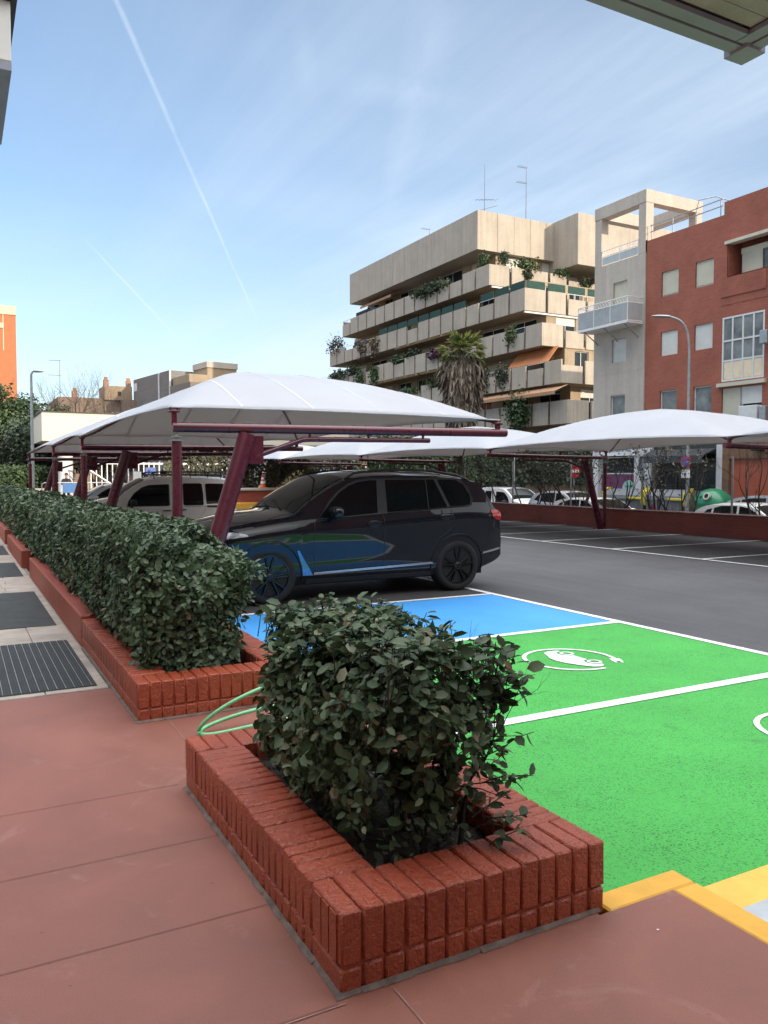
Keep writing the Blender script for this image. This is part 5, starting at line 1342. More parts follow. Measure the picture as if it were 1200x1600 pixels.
for (a0,a1) in ((26.9,28.1),(25.7,26.8),(24.65,25.6)): window(wb,'x',30.15,a0,a1,SZ+.1,2.5,M['win'],fm=M['black_plastic'],mull=0,fw=.10,transom=(2.0,))
op = MB().box(29.9,30.34,23.86,24.2,SZ,3.3).box(29.92,30.34,12,23.86,2.45,3.34); op.build('wooden_surround', mat('brown_timber',(.20,.105,.055),.6,var=.4,scale=5), wb, smooth=0)
sh = MB(); z = SZ
while z < 2.43: sh.box(30.04,30.09,19.4,23.84,z,z+.085); sh.box(30.055,30.09,19.4,23.84,z+.085,z+.1); z += .1
sh.build('roller_shutter', mat('orange_roller_shutter',(.42,.095,.045),.55,var=.2,scale=2.5), wb, smooth=0)
sp = MB().cbox(29.5,29.9,22.1,22.5,2.75,2.95,.02); sp.build('floodlight', M['black_plastic'], wb)

# ------------------------------------------------------------------ far buildings on the left
ob = thing('tower_block', 'tall orange brick tower block with cream trim at the left edge of the photo', 'building', (3,130,-.5))
f = MB(); op2 = []
for k in range(7): op2 += [(4.3,5.1,22.3-3.05*k,23.7-3.05*k),(2.2,3.4,22.3-3.05*k,23.7-3.05*k)]
wall_open(f,'y',130,-16,8.25,-.5,25.2,[(o[0],o[1],o[2],o[3]) for o in op2],.25,1); f.box(-16,8.25,130.5,150,-.5,25.2)
f.add([(8.25,130,-.5),(8.25,130.5,-.5),(8.25,130.5,25.2),(8.25,130,25.2)],[(0,1,2,3)])
f.build('brick_wall', mat('orange_brick',(.44,.155,.07),.85,var=.12,scale=1.5), ob, smooth=0)
for o in op2: window(ob,'y',130.2,*o,M['win_pale'],mull=1,fw=.1)
cr = MB().box(-16,8.3,129.9,150,25.22,26.5).box(6.5,6.62,129.95,129.99,20,25.2).box(1,6.1,129.8,129.99,23.95,25.2).box(5.7,6.6,129.85,129.99,23.2,23.94)
for k in range(7): cr.box(1.9,5.5,129.85,129.99,21.7-3.05*k,22.15-3.05*k)
cr.build('cream_trim', mat('cream_trim',(.60,.50,.36),.8,var=.12), ob, smooth=0)
gb = thing('office_building', 'long grey clad building with tan upper storeys beyond the canopies', 'building', (23.1,88.6,-.5), local=True, rz=rad(8.3))
MB().box(0,5,6.1,18.3,0,14.5).build('grey_wall', M['grey_clad'], gb, smooth=0)
MB().cbox(-.06,.12,5.9,6.1,0,14.55,.01).cbox(-.10,-.001,9.2,9.5,0,14.5,.01).build('downpipe', M['frame'], gb, smooth=0)
MB().box(.0,3.0,0.02,5.88,0,12.6).build('grey_wall', mat('brown_grey_render',(.19,.165,.14),.85,var=.15), gb, smooth=0)
u = MB().cbox(.3,2.6,1.0,5.8,12.61,13.6,.03).cbox(2.9,6.6,2.0,5.9,12.0,14.6,.03).cbox(3.02,7.5,-1.0,1.9,0,12.4,.03).cbox(.6,4.5,-3.0,-1.02,0,11.6,.03); u.build('tan_storey', M['beige_wall'], gb, smooth=0)
MB().cbox(2.8,6.7,1.9,5.95,14.61,15.3,.02).build('roof_edge', M['white_render'], gb, smooth=0)
b_ = MB()
for k in range(2): b_.box(-.03,.03,1.2+k*1.6,1.7+k*1.6,10.2,11.3)
b_.build('window', M['win'], gb, smooth=0)
MB().box(-.04,-.005,17.0,18.1,13.0,14.0).build('wall_sign', M['frame'], gb, smooth=0)
for lab,(x,y,z),n in (('row of small chimney cowls on the roof of the grey building',(7.7,3.0,12.4),6),):
    k = MB()
    for i in range(n): k.lathe([(.18,0),(.15,.7),(.25,.75),(.22,1.0)],8,Matrix.Translation((x+i*.9,y+(i%2)*1.2,z-.1)))
    k.box(7.55,14,2,6,0,12.3); k.build('chimney_block', mat('clay_chimney',(.30,.16,.10),.9), gb, smooth=50)
lb = thing('low_house', 'low brown brick house with clay chimneys behind the bare tree', 'building', (11,108,-.5))
MB().box(11.5,19,108,122,-.5,11.6).box(19.02,25,106,120,-.5,11.4).build('wall', mat('brown_house_wall',(.21,.15,.115),.9,var=.2), lb, smooth=0)
MB().box(17.0,20.4,107.4,112,11.41,13.2).build('stair_house', mat('tan_house_wall',(.30,.22,.15),.9,var=.2), lb, smooth=0)
k = MB()
for x,z in ((17.3,13.2),(20.1,13.2),(22.6,11.4),(23.4,11.4),(13.5,11.6)): k.cbox(x-.3,x+.3,108,108.6,z+.002,z+.85,.02).cbox(x-.2,x+.2,108.1,108.5,z+.87,z+1.2,.02)
k.build('chimney', mat('clay_stack',(.34,.18,.12),.9), lb, smooth=0)
MB().box(18.6,19.0,107.36,107.398,12.0,12.5).build('window', M['win'], lb, smooth=0)
# petrol station canopy with a white fascia
sc_ = thing('station_roof', 'cream flat roof fascia on white columns beyond the far end of the hedge', 'roof canopy', (4.4,50,.2))
MB().cbox(4.42,24,50,62,3.72,5.36,.015).build('fascia', mat('cream_fascia',(.66,.61,.49),.6,var=.05), sc_, smooth=0)
MB().box(4.38,24.04,49.96,62,5.361,5.44).build('roof_edge', mat('dark_roof_edge',(.05,.05,.05),.6), sc_, smooth=0)
for x,y in ((5.8,51.2),(12,51.2),(18,51.2),(5.8,60),(12,60)): MB().tube([(x,y,0),(x,y,3.73)],.42,20).build('column', M['white_metal'], sc_)
for x in (8.0,9.7,12.0):
    sl = MB(); sl.tube([(x,49.99,4.95),(x,49.75,4.95)],.03,6).cbox(x-.14,x+.14,49.6,49.78,4.88,5.02,.02)
    sl.build('spotlight', M['galv'], sc_)

# ------------------------------------------------------------------ the store this walkway belongs to (roof edges seen at the top of the photo)
cp = thing('store_roof', 'flat overhanging roof with ribbed brown soffit and grey metal edge at upper right', 'roof canopy', (2.5,2.0,3.2))
zs = 3.20
MB().box(-1.2,2.44,-2.6,1.91,zs+.05,zs+.40).build('roof_slab', M['grey_paint'], cp, smooth=0)
so = MB(); y = 1.85
while y > -2.5: so.box(-1.2,2.385,y-.0615,y,zs+.022,zs+.049); y -= .064
so.build('soffit', mat('brown_soffit_slats',(.40,.38,.35),.7,var=.25,scale=5,bmp=.3,bscale=40), cp, smooth=0)
fm_ = mat('grey_metal_flashing',(.30,.33,.39),.6,metal=.0,var=.15,scale=4)
e = MB().box(-1.2,2.445,1.915,1.965,zs,zs+.4).box(2.447,2.497,-2.6,1.913,zs,zs+.4)
e.box(-1.2,2.385,1.86,1.908,zs+.004,zs+.021).box(2.39,2.44,-2.6,1.908,zs+.004,zs+.021)
e.build('metal_edge', fm_, cp, smooth=0)
MB().cbox(2.425,2.52,1.893,1.99,zs-.010,zs+.41,.002).build('corner_cap', fm_, cp, smooth=0)
MB().box(-1.2,2.3,1.967,1.974,zs+.36,zs+.42).build('roof_trim', fm_, cp, smooth=0)
fb = thing('store_fascia', 'white panelled projecting store fascia with louvred underside at upper left', 'fascia', (-1,7,4.9))
MB().cbox(-4,.452,7.0,8.58,4.94,5.40,.006).build('panel', mat('white_fascia_panel',(.78,.79,.76),.5,var=.06), fb, smooth=0)
MB().box(-4.1,.50,6.95,8.63,5.402,5.50).build('cap', M['black_plastic'], fb, smooth=0)
lv = MB(); y = 7.09
while y < 8.5: lv.box(-4,.36,y,y+.075,4.885,4.925); y += .105
lv.box(.362,.452,7.0,8.58,4.87,4.938)
lv.build('louvre', fm_, fb, smooth=0)
rb2 = thing('store_building', 'store building along the walkway, out of frame to the left of the camera', 'building', (-4,0,0))
MB().box(-30,-4.02,-14,44,-.3,6.0).build('wall', M['white_render'], rb2, smooth=0)
hb_ = thing('apartment_building', 'apartment house standing behind the camera that shades the car park', 'building', (0,-34,-.5))
MB().box(-40,8,-50,-34,-.5,19.0).box(8.02,34,-50.1,-33.9,-.5,27).box(34.02,75,-50,-34,-.5,19.0).build('wall', M['brick'], hb_, smooth=0)  # middle block, out of view, raised to darken reflections in the car windows
w_ = MB()
for i in range(28):
    for j in range(6): w_.box(-38+i*4,-36.4+i*4,-33.999,-33.95,2+j*2.9,3.4+j*2.9)
w_.build('window', M['win'], hb_, smooth=0)
# ------------------------------------------------------------------ red boundary wall with chain-link fence and bare shrubs
WX = 18.72
w = thing('boundary_wall', 'long low red painted wall with a thin coping along the far side of the car park', 'wall', (WX,15,0))
MB().box(WX,WX+.30,-12,31,-.56,.60).build('wall_face', M['red_wall'], w, smooth=0)
MB().cbox(WX-.03,WX+.33,-12,31,.602,.655,.012).build('coping', mat('grey_red_coping',(.20,.10,.085),.75,var=.4,scale=5), w)
fn = thing('chain_link_fence', 'galvanised chain-link fence with slim posts standing on the red wall', 'fence', (WX+.24,15,.65))
FX = WX+.24
for k in range(-3,6):
    y = 15.0+3.3*k
    MB().tube([(FX,y,.6),(FX,y,2.25)],.03,10).build('fence_post', M['galv'], fn)
mesh = MB(); p = .085; z0,z1 = .68,2.2; Hh = z1-z0
y = 4.0-Hh
def wire(a,b): mesh.tube([a,b],.0011,3,cap=False)
while y < 31:
    ya,za = y,z0; yb,zb = y+Hh,z1
    wire((FX,max(ya,4),za+max(0,4-ya)),(FX,min(yb,31.5),zb-max(0,yb-31.5)))
    wire((FX+.003,max(ya,4),zb-max(0,4-ya)),(FX+.003,min(yb,31.5),za+max(0,yb-31.5))); y += p
for z in (.69,1.45,2.19): mesh.tube([(FX,4,z),(FX,31.5,z)],.003,4)
mesh.build('wire_mesh', mat('dull_wire',(.12,.12,.12),.7,metal=.3), fn, smooth=0, recalc=False)
rs = random.Random(21)
def bare_shrub(label, y, h, leafy=0, m='leaf_dry', lean=0, x=WX+.62):
    t = thing('bare_shrub', label, 'shrub', (x,y,.0), 'bare shrubs along the wall fence'); mb = MB(); tips = []
    for k in range(rs.randint(3,5)):
        branches(mb,(x+rs.uniform(-.05,.05),y+rs.uniform(-.1,.1),-.5),(rs.gauss(0,.08),rs.gauss(lean,.16),1),h*.62,rs.uniform(.028,.045),4,.34,.22,rs,6,(2,3),.56,tips,4)
    mb.build('branch', M['bark_dark'], t, smooth=60)
    if leafy:
        P = []; 
        for p,d in tips:
            for q in range(leafy): P.append((p.x+rs.gauss(0,.09),p.y+rs.gauss(0,.12),p.z+rs.gauss(0,.12)))
        P = np.array(P); leaf_mesh('foliage', P, NP.normal(0,1,(len(P),3)), .085, M[m], t, simple=True, jit=.3)
    return t
for lab,y,h,lf,m in (('bare dark shrub in front of the orange shutter, at the right of the photo',14.2,2.7,0,'leaf_dry'),
    ('thin bare shrub in front of the green bottle bank',16.9,2.2,1,'leaf_dry'),('bare shrub below the no parking sign, in front of the second grey bin',18.1,2.6,2,'leaf_dry'),
    ('bare shrub beside the carport post pair, in front of the purple window',19.9,2.3,1,'leaf_dry'),('dark bare shrub left of the carport post pair',21.5,2.5,2,'leaf_dark'),
    ('dark shrub stems in front of the silver car',23.0,2.6,2,'leaf_dark'),('leafy thin shrub in front of the white van bonnet',24.4,2.7,5,'leaf_dry'),
    ('leafy shrub with thick dark stem behind the dark car tailgate',26.4,2.9,8,'leaf_mid'),('olive shrub farthest left along the fence',28.6,2.9,8,'leaf_dry'),
    ('bare shrub cut by the right edge of the photo',12.6,2.6,0,'leaf_dry')): bare_shrub(lab,y,h,lf,m)

# ------------------------------------------------------------------ signs, lamps, bins
def disc(mb, r, d0, d1, M4, n=28): return mb.lathe([(.001,d0),(r,d0),(r,d1),(.001,d1)], n, M4)
red_s = mat('sign_red', (.42,.018,.022), .4, var=.08); white_s = mat('sign_white', (.72,.72,.72), .4, var=.05); blue_s = mat('sign_blue', (.03,.09,.33), .4, var=.1)
t = thing('no_entry_sign', 'round red no entry sign with white bar on a thin pale post', 'sign', (22.6,25.55,SZ))
MB().tube([(22.6,25.55,SZ),(22.6,25.55,2.20)],.028,10).build('post', M['galv'], t)
T = Matrix.Translation((22.6,25.51,1.90)) @ Matrix.Rotation(rad(90),4,'X')
o = disc(MB(),.27,0,.012,T).build('sign_face', red_s, t, smooth=40); b = MB().box(22.40,22.80,25.493,25.497,1.845,1.955).build('bar', white_s, o, smooth=0)
lp = thing('street_lamp', 'grey street lamp with curved arm in front of the brick house', 'street lamp', (27.1,23.65,-.42))
pts = [(27.1,23.65,-.42),(27.1,23.65,3),(27.1,23.65,6.5)]+bez([(27.1,23.65,6.5),(27.1,23.65,7.9),(26.95,23.75,8.25),(26.3,24.2,8.35)],12)[1:]
MB().tube(pts,[.085,.075,.06]+[.05]*12,12).build('pole', M['galv'], lp)
hd = MB()
def lamp_head(mb, c, d, l=.75, w=.28):
    d = Vector(d).normalized(); s = d.cross(Vector((0,0,1))).normalized()
    for k,(t_,ww,hh) in enumerate(((0,.07,.05),(.25,.14,.07),(.6,.15,.06),(1.,.08,.03))): pass
    secs = [(0,.06,.05),(.2,.13,.07),(.65,.14,.06),(1.,.07,.025)]; b = len(mb.v)
    for t_,ww,hh in secs:
        p = Vector(c)+d*l*t_
        for a in range(10):
            q = 2*math.pi*a/10; mb.v.append(tuple(p+s*ww*math.cos(q)*w/.28+Vector((0,0,1))*hh*math.sin(q)))
    for k in range(3):
        for a in range(10): mb.f.append((b+k*10+a,b+k*10+(a+1)%10,b+(k+1)*10+(a+1)%10,b+(k+1)*10+a))
    mb.f.append(tuple(b+a for a in range(9,-1,-1))); mb.f.append(tuple(b+30+a for a in range(10)))
lamp_head(hd,(26.45,24.1,8.34),(-.82,.57,.06)); hd.build('lamp_head', M['galv'], lp, smooth=50)
np_ = thing('no_parking_sign', 'round blue and red no parking sign with a white plate on the street lamp pole', 'sign', (26.98,23.65,1.6))
T = Matrix.Translation((26.99,23.65,2.28)) @ Matrix.Rotation(rad(-90),4,'Y')
o = disc(MB(),.27,0,.012,T).build('sign_face', red_s, np_, smooth=40); disc(MB(),.205,.0125,.017,T).build('blue_field', blue_s, o, smooth=40)
MB().obox((26.971,23.65,2.28),(.004,.42,.045),0,M=Matrix.Rotation(rad(-45),4,'X')).build('red_slash', red_s, o, smooth=0)
MB().cbox(26.97,26.985,23.42,23.88,1.62,1.96,.004).build('plate', white_s, np_)
ll = thing('street_lamp', 'tall slim street lamp in front of the dark trees at far left', 'street lamp', (3.5,45,0))
MB().tube([(3.52,45,0),(3.52,45,6.9),(3.6,45,7.05),(3.75,44.95,7.08)],[.09,.06,.05,.05],10).build('pole', M['galv'], ll)
hd = MB(); lamp_head(hd,(3.62,45,7.08),(1,-.1,0),.5); hd.build('lamp_head', M['galv'], ll, smooth=50)
def container(label, y0, y1):
    t = thing('waste_container', label, 'waste bin', (27.9,(y0+y1)/2,-.42), 'grey street waste containers')
    g = mat('grey_bin_plastic',(.15,.16,.17),.55,var=.15,scale=4) if 'grey_bin_plastic' not in bpy.data.materials else bpy.data.materials['grey_bin_plastic']
    yl = bpy.data.materials.get('yellow_bin_lever') or mat('yellow_bin_lever',(.62,.50,.03),.45,var=.1)
    x0,x1 = 27.3,28.6; b = MB()
    b.prism([(x0+.12,-.35),(x0,.62),(x1,.62),(x1-.12,-.35)], lambda u,v:(u,y0,v), lambda u,v:(u,y1,v))
    for k in range(5): yy = y0+.25+k*(y1-y0-.5)/4; b.box(x0-.0,x0+.05,yy-.04,yy+.04,-.2,.60)
    b.build('bin_body', g, t, smooth=0)
    l = MB(); prof = [(x0-.03,.64),(x0+.0,.82),(x0+.18,1.02),(x0+.6,1.10),(x1-.15,1.04),(x1+.03,.82),(x1+.03,.64)]
    l.prism(prof, lambda u,v:(u,y0-.01,v), lambda u,v:(u,y1+.01,v)); l.build('lid', g, t, smooth=30)
    a = MB(); q = [(x0-.05,.60),(x0-.02,.95),(x0+.3,1.16),(x0+.55,1.17),(x0+.38,.95),(x0+.25,.62),(x0+.28,.35),(x0+.02,.40)]
    a.prism(q, lambda u,v:(u,y0-.11,v), lambda u,v:(u,y0-.015,v)); a.cbox(x0-.09,x0-.035,y0-.1,y0+.75,.64,.74,.015)
    a.prism(q, lambda u,v:(u,y1+.015,v), lambda u,v:(u,y1+.11,v)); a.build('lever', yl, t)
    MB().box(x0+.022,x0+.045,y0+1.55,y0+1.8,.22,.50).build('sticker', mat('dark_red_sticker',(.20,.02,.04),.5), t, smooth=0)
    w = MB()
    for x in (x0+.2,x1-.2):
        for y in (y0+.2,y1-.2): w.lathe([(.09,-.03),(.09,.03)],14,Matrix.Translation((x,y,-.33)) @ Matrix.Rotation(rad(90),4,'X'))
    w.build('castor', M['tyre'], t)
container('grey waste container with yellow lever, left one, below the purple shop window', 26.45, 28.75)
container('grey waste container with yellow lever, right one, in front of the dark shop', 24.05, 26.15)
t = thing('bottle_bank', 'green domed bottle recycling bank beside the grey containers', 'recycling bank', (27.9,23.0,-.42))
gm = mat('green_fibreglass',(.012,.20,.095),.35,var=.15,scale=2.5,coat=.3)
def dome(u,v):
    a = 2*math.pi*u; z = v; r = .80*(1-.10*(1-v)) if v < .55 else .80*math.sqrt(max(.0004,1-((v-.55)/.455)**2))
    e = lambda c: math.copysign(abs(c)**.75,c)
    return (27.9+r*.78*e(math.cos(a)), 23.0+r*e(math.sin(a)), -.40+1.58*v)
MB().grid(dome,36,24).build('shell', gm, t, smooth=60, recalc=True)
T = Matrix.Translation((27.28,22.8,.86)) @ Matrix.Rotation(rad(-68),4,'Y')
MB().lathe([(.105,-.03),(.105,.045),(.155,.045),(.155,-.05)],24,T,close=False).build('hole_rim', mat('pale_ring',(.5,.5,.38),.5), t, smooth=40)
MB().lathe([(.001,.012),(.104,.012),(.104,.0)],24,T,close=False).build('hole', M['arch'], t)
MB().tube([(27.9,23,1.15),(27.9,23,1.3)],.05,8).tube([(27.9,22.9,1.28),(27.9,23.1,1.28)],.03,6).build('lifting_eye', M['black_plastic'], t)

# ------------------------------------------------------------------ hedge on a tan wall across the street, trees and palm
w = thing('garden_wall', 'tan garden wall below the ivy hedge of the beige apartment block', 'wall', (30,40,SZ))
MB().box(24,40,40,40.4,SZ,1.28).build('wall_face', M['beige_wall'], w, smooth=0)
MB().cbox(23.95,40.05,39.95,40.45,1.282,1.38,.02).build('coping', M['beige'], w, smooth=0)
def hedge_box(label, x0, x1, y, z0, z1, n, m, size, dep=.7):
    P = np.stack([NP.uniform(x0,x1,n),y+NP.exponential(.22,n)-.1,NP.uniform(z0,z1,n)],1)
    P[:,1] += np.array([.35*noise.noise(Vector((p[0]*.9,p[2]*1.1,3))) for p in P]); top = np.array([.4*noise.noise(Vector((p[0]*.6,7,3))) for p in P])
    P = P[P[:,2] < z1-.25+top]
    o = leaf_mesh('ivy_hedge', P, np.tile((0,-1,.4),(len(P),1)), size, M[m], None, origin=((x0+x1)/2,y,z0), simple=True, jit=.6, droop=.5)
    return tag(o, label, 'hedge', 'hedges beyond the street')
hedge_box('dense dark green ivy hedge behind the no entry sign and the silver car', 27.0, 40, 39.8, 1.2, 3.75, 9000, 'leaf_dark', .26)
hedge_box('olive and orange-tinged hedge behind the rear of the dark car', 19.5, 27.2, 39.6, -.5, 4.2, 7000, 'leaf_mid', .24)
hedge_box('dry brownish hedge seen above the roof of the dark car', 10, 22, 44, -.2, 3.4, 8500, 'leaf_dry', .22)
hb2 = MB().box(23.9,40,40.3,41.3,1.2,3.0); struct(hb2.build('hedge_bank', mat('dark_hedge_earth',(.018,.022,.014),.95,var=.4), smooth=0))
# palm
pt = thing('palm_tree', 'tall fan palm with a long skirt of dead fronds in front of the beige block', 'palm tree', (28,42.1,-.5))
px, py = 28.0, 42.1
tr = MB(); tr.tube([(px,py,-.5),(px+.05,py,3),(px,py,7),(px,py,9.3)],[.42,.33,.28,.30],12); tr.build('trunk', M['bark'], pt)
n = 6500; tt = NP.uniform(0,1,n); zz = 9.25-4.9*tt**.85
rmx = np.interp(zz,[4.3,5.0,6.0,7.3,8.4,9.3],[.30,.55,.85,1.15,1.32,.85]); a = NP.uniform(0,2*np.pi,n); lumpy = np.array([1+.22*noise.noise(Vector((math.cos(q)*2,math.sin(q)*2,z*.5))) for q,z in zip(a,zz)])
rr_ = rmx*lumpy*(.55+.45*NP.uniform(0,1,n)**.5)
P = np.stack([px+rr_*np.cos(a),py+rr_*np.sin(a),zz],1); N_ = np.stack([np.cos(a),np.sin(a),np.full(n,.1)],1)
A_ = np.stack([.35*np.cos(a),.35*np.sin(a),-np.ones(n)],1)
dv = np.clip(.5+.5*np.array([noise.noise(Vector((math.cos(q)*3.2,math.sin(q)*3.2,z*.25))) for q,z in zip(a,zz)]),0,1)
T0 = TUFT_V.copy(); TUFT_V[:,1] *= .38
leaf_mesh('dead_frond_skirt', P, N_, .62, M['dead_frond'], pt, A=A_, simple=True, jit=.35, svar=.5, var=dv)
TUFT_V[:] = T0
st = MB(); FP=[];FN=[];FA=[]
rp_ = random.Random(8)
for k in range(34):                                            # fan leaves: a stalk and a fan of narrow blades
    az = k*2.399+rp_.uniform(-.2,.2); el = rad(rp_.uniform(-25,80)); d = Vector((math.cos(az)*math.cos(el),math.sin(az)*math.cos(el),math.sin(el)))
    b0 = Vector((px,py,9.35)); l = rp_.uniform(.7,1.1); e = b0+d*l; st.tube([tuple(b0),tuple(b0+d*l*.6+Vector((0,0,.05))),tuple(e)],[.03,.02,.015],5)
    s_ = d.cross(Vector((0,0,1))); s_ = s_.normalized() if s_.length > .1 else Vector((1,0,0)); up = s_.cross(d)
    for q in range(17):
        f = -1.25+2.5*q/16; bd = (d*math.cos(f)+s_*math.sin(f)*1.0+up*.05-Vector((0,0,.22))).normalized(); FP.append(tuple(e)); FA.append(tuple(bd)); FN.append(tuple(up+s_*.15*f))
st.build('stalk', M['leaf_palm'] if False else M['bark'], pt)
TUFT_V[:,1] *= .16
leaf_mesh('fan_leaf', np.array(FP), np.array(FN), .72, M['leaf_palm'], pt, A=np.array(FA), simple=True, jit=.12, svar=.2)
TUFT_V[:] = T0
def tree(label, x, y, h, r, m, n=5200, size=.28, z0=0, name='tree', trunk_r=.22, squash=1.0, seed=0, bottom=.35, group='trees beyond the car park'):
    t = thing(name, label, 'tree', (x,y,z0), group); rt = random.Random(seed+100); mb = MB(); tips = []
    branches(mb,(x,y,z0-.2),(0.02,0,1),h*.42,trunk_r,4,.5,.18,rt,7,(2,3),.68,tips,4); mb.build('trunk', M['bark'], t, smooth=60)
    cl = []; zc = z0+h*(bottom+1)/2
    for k in range(34):
        D = Vector((rt.gauss(0,1),rt.gauss(0,1),rt.gauss(0,1))).normalized()*rt.uniform(.25,1)**.6
        cl.append(((x+D.x*r*.78,y+D.y*r*.78,zc+D.z*h*(1-bottom)/2*.80), r*rt.uniform(.22,.42)))
    Ps=[];Ds=[];Vs=[]
    for c,cr in cl:
        k = int(n/len(cl)); P,D = blob_points(c,(cr*1.15,cr*1.15,cr*.85*squash),k,.35,.5,rt.randint(0,99)); Ps.append(P); Ds.append(D+np.array([0,0,.5])); Vs.append(np.full(k,rt.uniform(.15,.85)))
    leaf_mesh('crown', np.concatenate(Ps), np.concatenate(Ds), size, M[m], t, simple=True, jit=.7, var=np.concatenate(Vs)); return t
tree('broad mid green tree at the left edge, in front of the orange tower block', 2.6, 62, 8.6, 3.2, 'leaf_mid', 7000, .26, seed=1, bottom=.05)
tree('dark evergreen tree behind the slim street lamp', 5.2, 66, 8.2, 2.9, 'leaf_dark', 6500, .26, seed=2, bottom=.05)
tree('dark olive tree between the street lamp and the bare tree', 8.0, 68, 8.6, 2.7, 'leaf_dry', 4600, .24, seed=3, bottom=.05)
tree('low dark green tree in front of the others at far left', 4.0, 58, 5.6, 2.8, 'leaf_dark', 6000, .24, seed=4, bottom=.0)
tree('grey green tree behind the cream station roof', 12.5, 70, 7.4, 3.0, 'leaf_dry', 4200, .25, seed=5, bottom=.1)
tree('broad dry-leaved tree behind the traffic cone', 18, 62, 5.0, 3.0, 'leaf_dry', 4200, .25, seed=6, bottom=.0)
tree('dark tree seen low between the near canopies and the dark car windscreen', 25, 66, 5.4, 3.4, 'leaf_dark', 4600, .25, seed=7, bottom=.0)
tree('olive tree low behind the far canopies, right of the traffic cone', 22.5, 58, 4.6, 3.0, 'leaf_dry', 4200, .25, seed=9, bottom=.0)
tree('small tree top rising left of the beige apartment block', 36.5, 94, 14.2, 2.2, 'leaf_mid', 2600, .35, seed=8, bottom=.55)
def bare_tree(label, x, y, h, seed, spread=.34):
    t = thing('bare_tree', label, 'tree', (x,y,0), 'trees beyond the car park'); rt = random.Random(seed); mb = MB()
    for k in range(8): branches(mb,(x+rt.uniform(-2.2,2.2),y+rt.uniform(-1,1),0),(rt.gauss(0,.1),rt.gauss(0,.1),1),h*.36,.15,6,spread,.25,rt,4,(2,3),.72,None,2)
    mb.build('trunk', M['twig'], t, smooth=60)
for k_,(x_,y_) in enumerate(((7,-17),(14,-19),(21,-16),(28,-18),(36,-17))): tree('unseen street tree added behind the camera to darken car reflections', x_, y_, 10.5, 3.6, 'leaf_dark', 2600, .34, seed=20+k_, bottom=.22, group='added street trees behind the camera')  # unseen trees, added for dark reflections in the SUV glass
bare_tree('bare winter tree with fine twigs behind the cream roof fascia', 10.2, 72, 9.6, 31)
bare_tree('smaller bare tree just right of the other, above the cream roof fascia', 14.2, 76, 8.2, 32)
aerial('thin aerial mast standing above the bare tree at left', 8.7, 80, 7.0, 12.4, 0)

# ------------------------------------------------------------------ far end of the car park: fence, barrier, person, cone
t = thing('railing_fence', 'white metal bar fence behind the beige van', 'fence', (4.2,49,0))
b = MB(); x = 6.6
while x < 16: b.box(x,x+.055,49,49.05,.1,2.5); x += .30
b.build('bar', M['white_metal'], t, smooth=0)
MB().box(6.5,16,48.985,49.065,2.38,2.48).box(6.5,16,48.985,49.065,.2,.3).build('rail', M['white_metal'], t, smooth=0)
MB().tube([(6.6,48.93,2.2),(9.0,48.9,.55)],.05,8).build('brace', M['white_metal'], t)
tag(MB().cbox(9.3,9.75,48.9,48.93,1.3,1.95,.004).build('notice_board', white_s, None, (9.5,48.9,1.3)), 'small white notice on the white bar fence', 'notice')
tag(MB().cbox(10.0,10.6,48.9,48.93,1.75,2.2,.004).build('notice_board', blue_s, None, (10.3,48.9,1.7)), 'small blue notice on the white bar fence', 'notice')
tag(MB().cbox(11.4,12.0,48.9,48.93,2.1,2.75,.004).build('notice_board', mat('lime_sign',(.42,.55,.05),.5), None, (11.7,48.9,2.1)), 'yellow-green notice at the top of the white bar fence', 'notice')
t = thing('barrier', 'pedestrian crowd barrier with a blue panel and orange base beyond the carports', 'barrier', (5.9,47.5,0))
b = MB(); b.tube([(4.15,47.5,.1),(4.15,47.5,1.25),(4.3,47.5,1.32),(7.6,47.5,1.32),(7.7,47.5,1.2),(7.7,47.5,.1)],.03,8)
for k in range(14): b.tube([(4.4+k*.24,47.5,.35),(4.4+k*.24,47.5,1.32)],.015,6)
b.tube([(4.15,47.5,.35),(7.7,47.5,.35)],.025,6); b.build('barrier_frame', M['galv'], t)
MB().cbox(5.2,5.95,47.44,47.47,.75,1.28,.005).build('panel', mat('blue_panel',(.02,.13,.36),.45,var=.1), t)
MB().cbox(4.2,7.7,47.53,47.58,.25,.62,.005).build('base_board', mat('orange_board',(.45,.20,.04),.6,var=.2), t)
t = thing('low_wall', 'low whitish wall at far left beyond the end of the hedge', 'wall', (2,52,0)); MB().box(-2,5.0,52,52.3,0,.95).build('wall_face', M['white_render'], t, smooth=0)
hd_ = MB(); 
P = np.stack([NP.uniform(-6,6.5,5200),53.5+NP.exponential(.25,5200),NP.uniform(.3,2.3,5200)],1)
tag(leaf_mesh('clipped_hedge', P, np.tile((0,-1,.5),(5200,1)), .2, M['leaf_mid'], None, origin=(0,53.5,.2), simple=True, jit=.6), 'squared green hedge behind the low whitish wall at far left', 'hedge')
struct(MB().box(-6,6.5,53.9,54.6,0,2.1).build('hedge_bank', bpy.data.materials['dark_hedge_earth'], smooth=0))
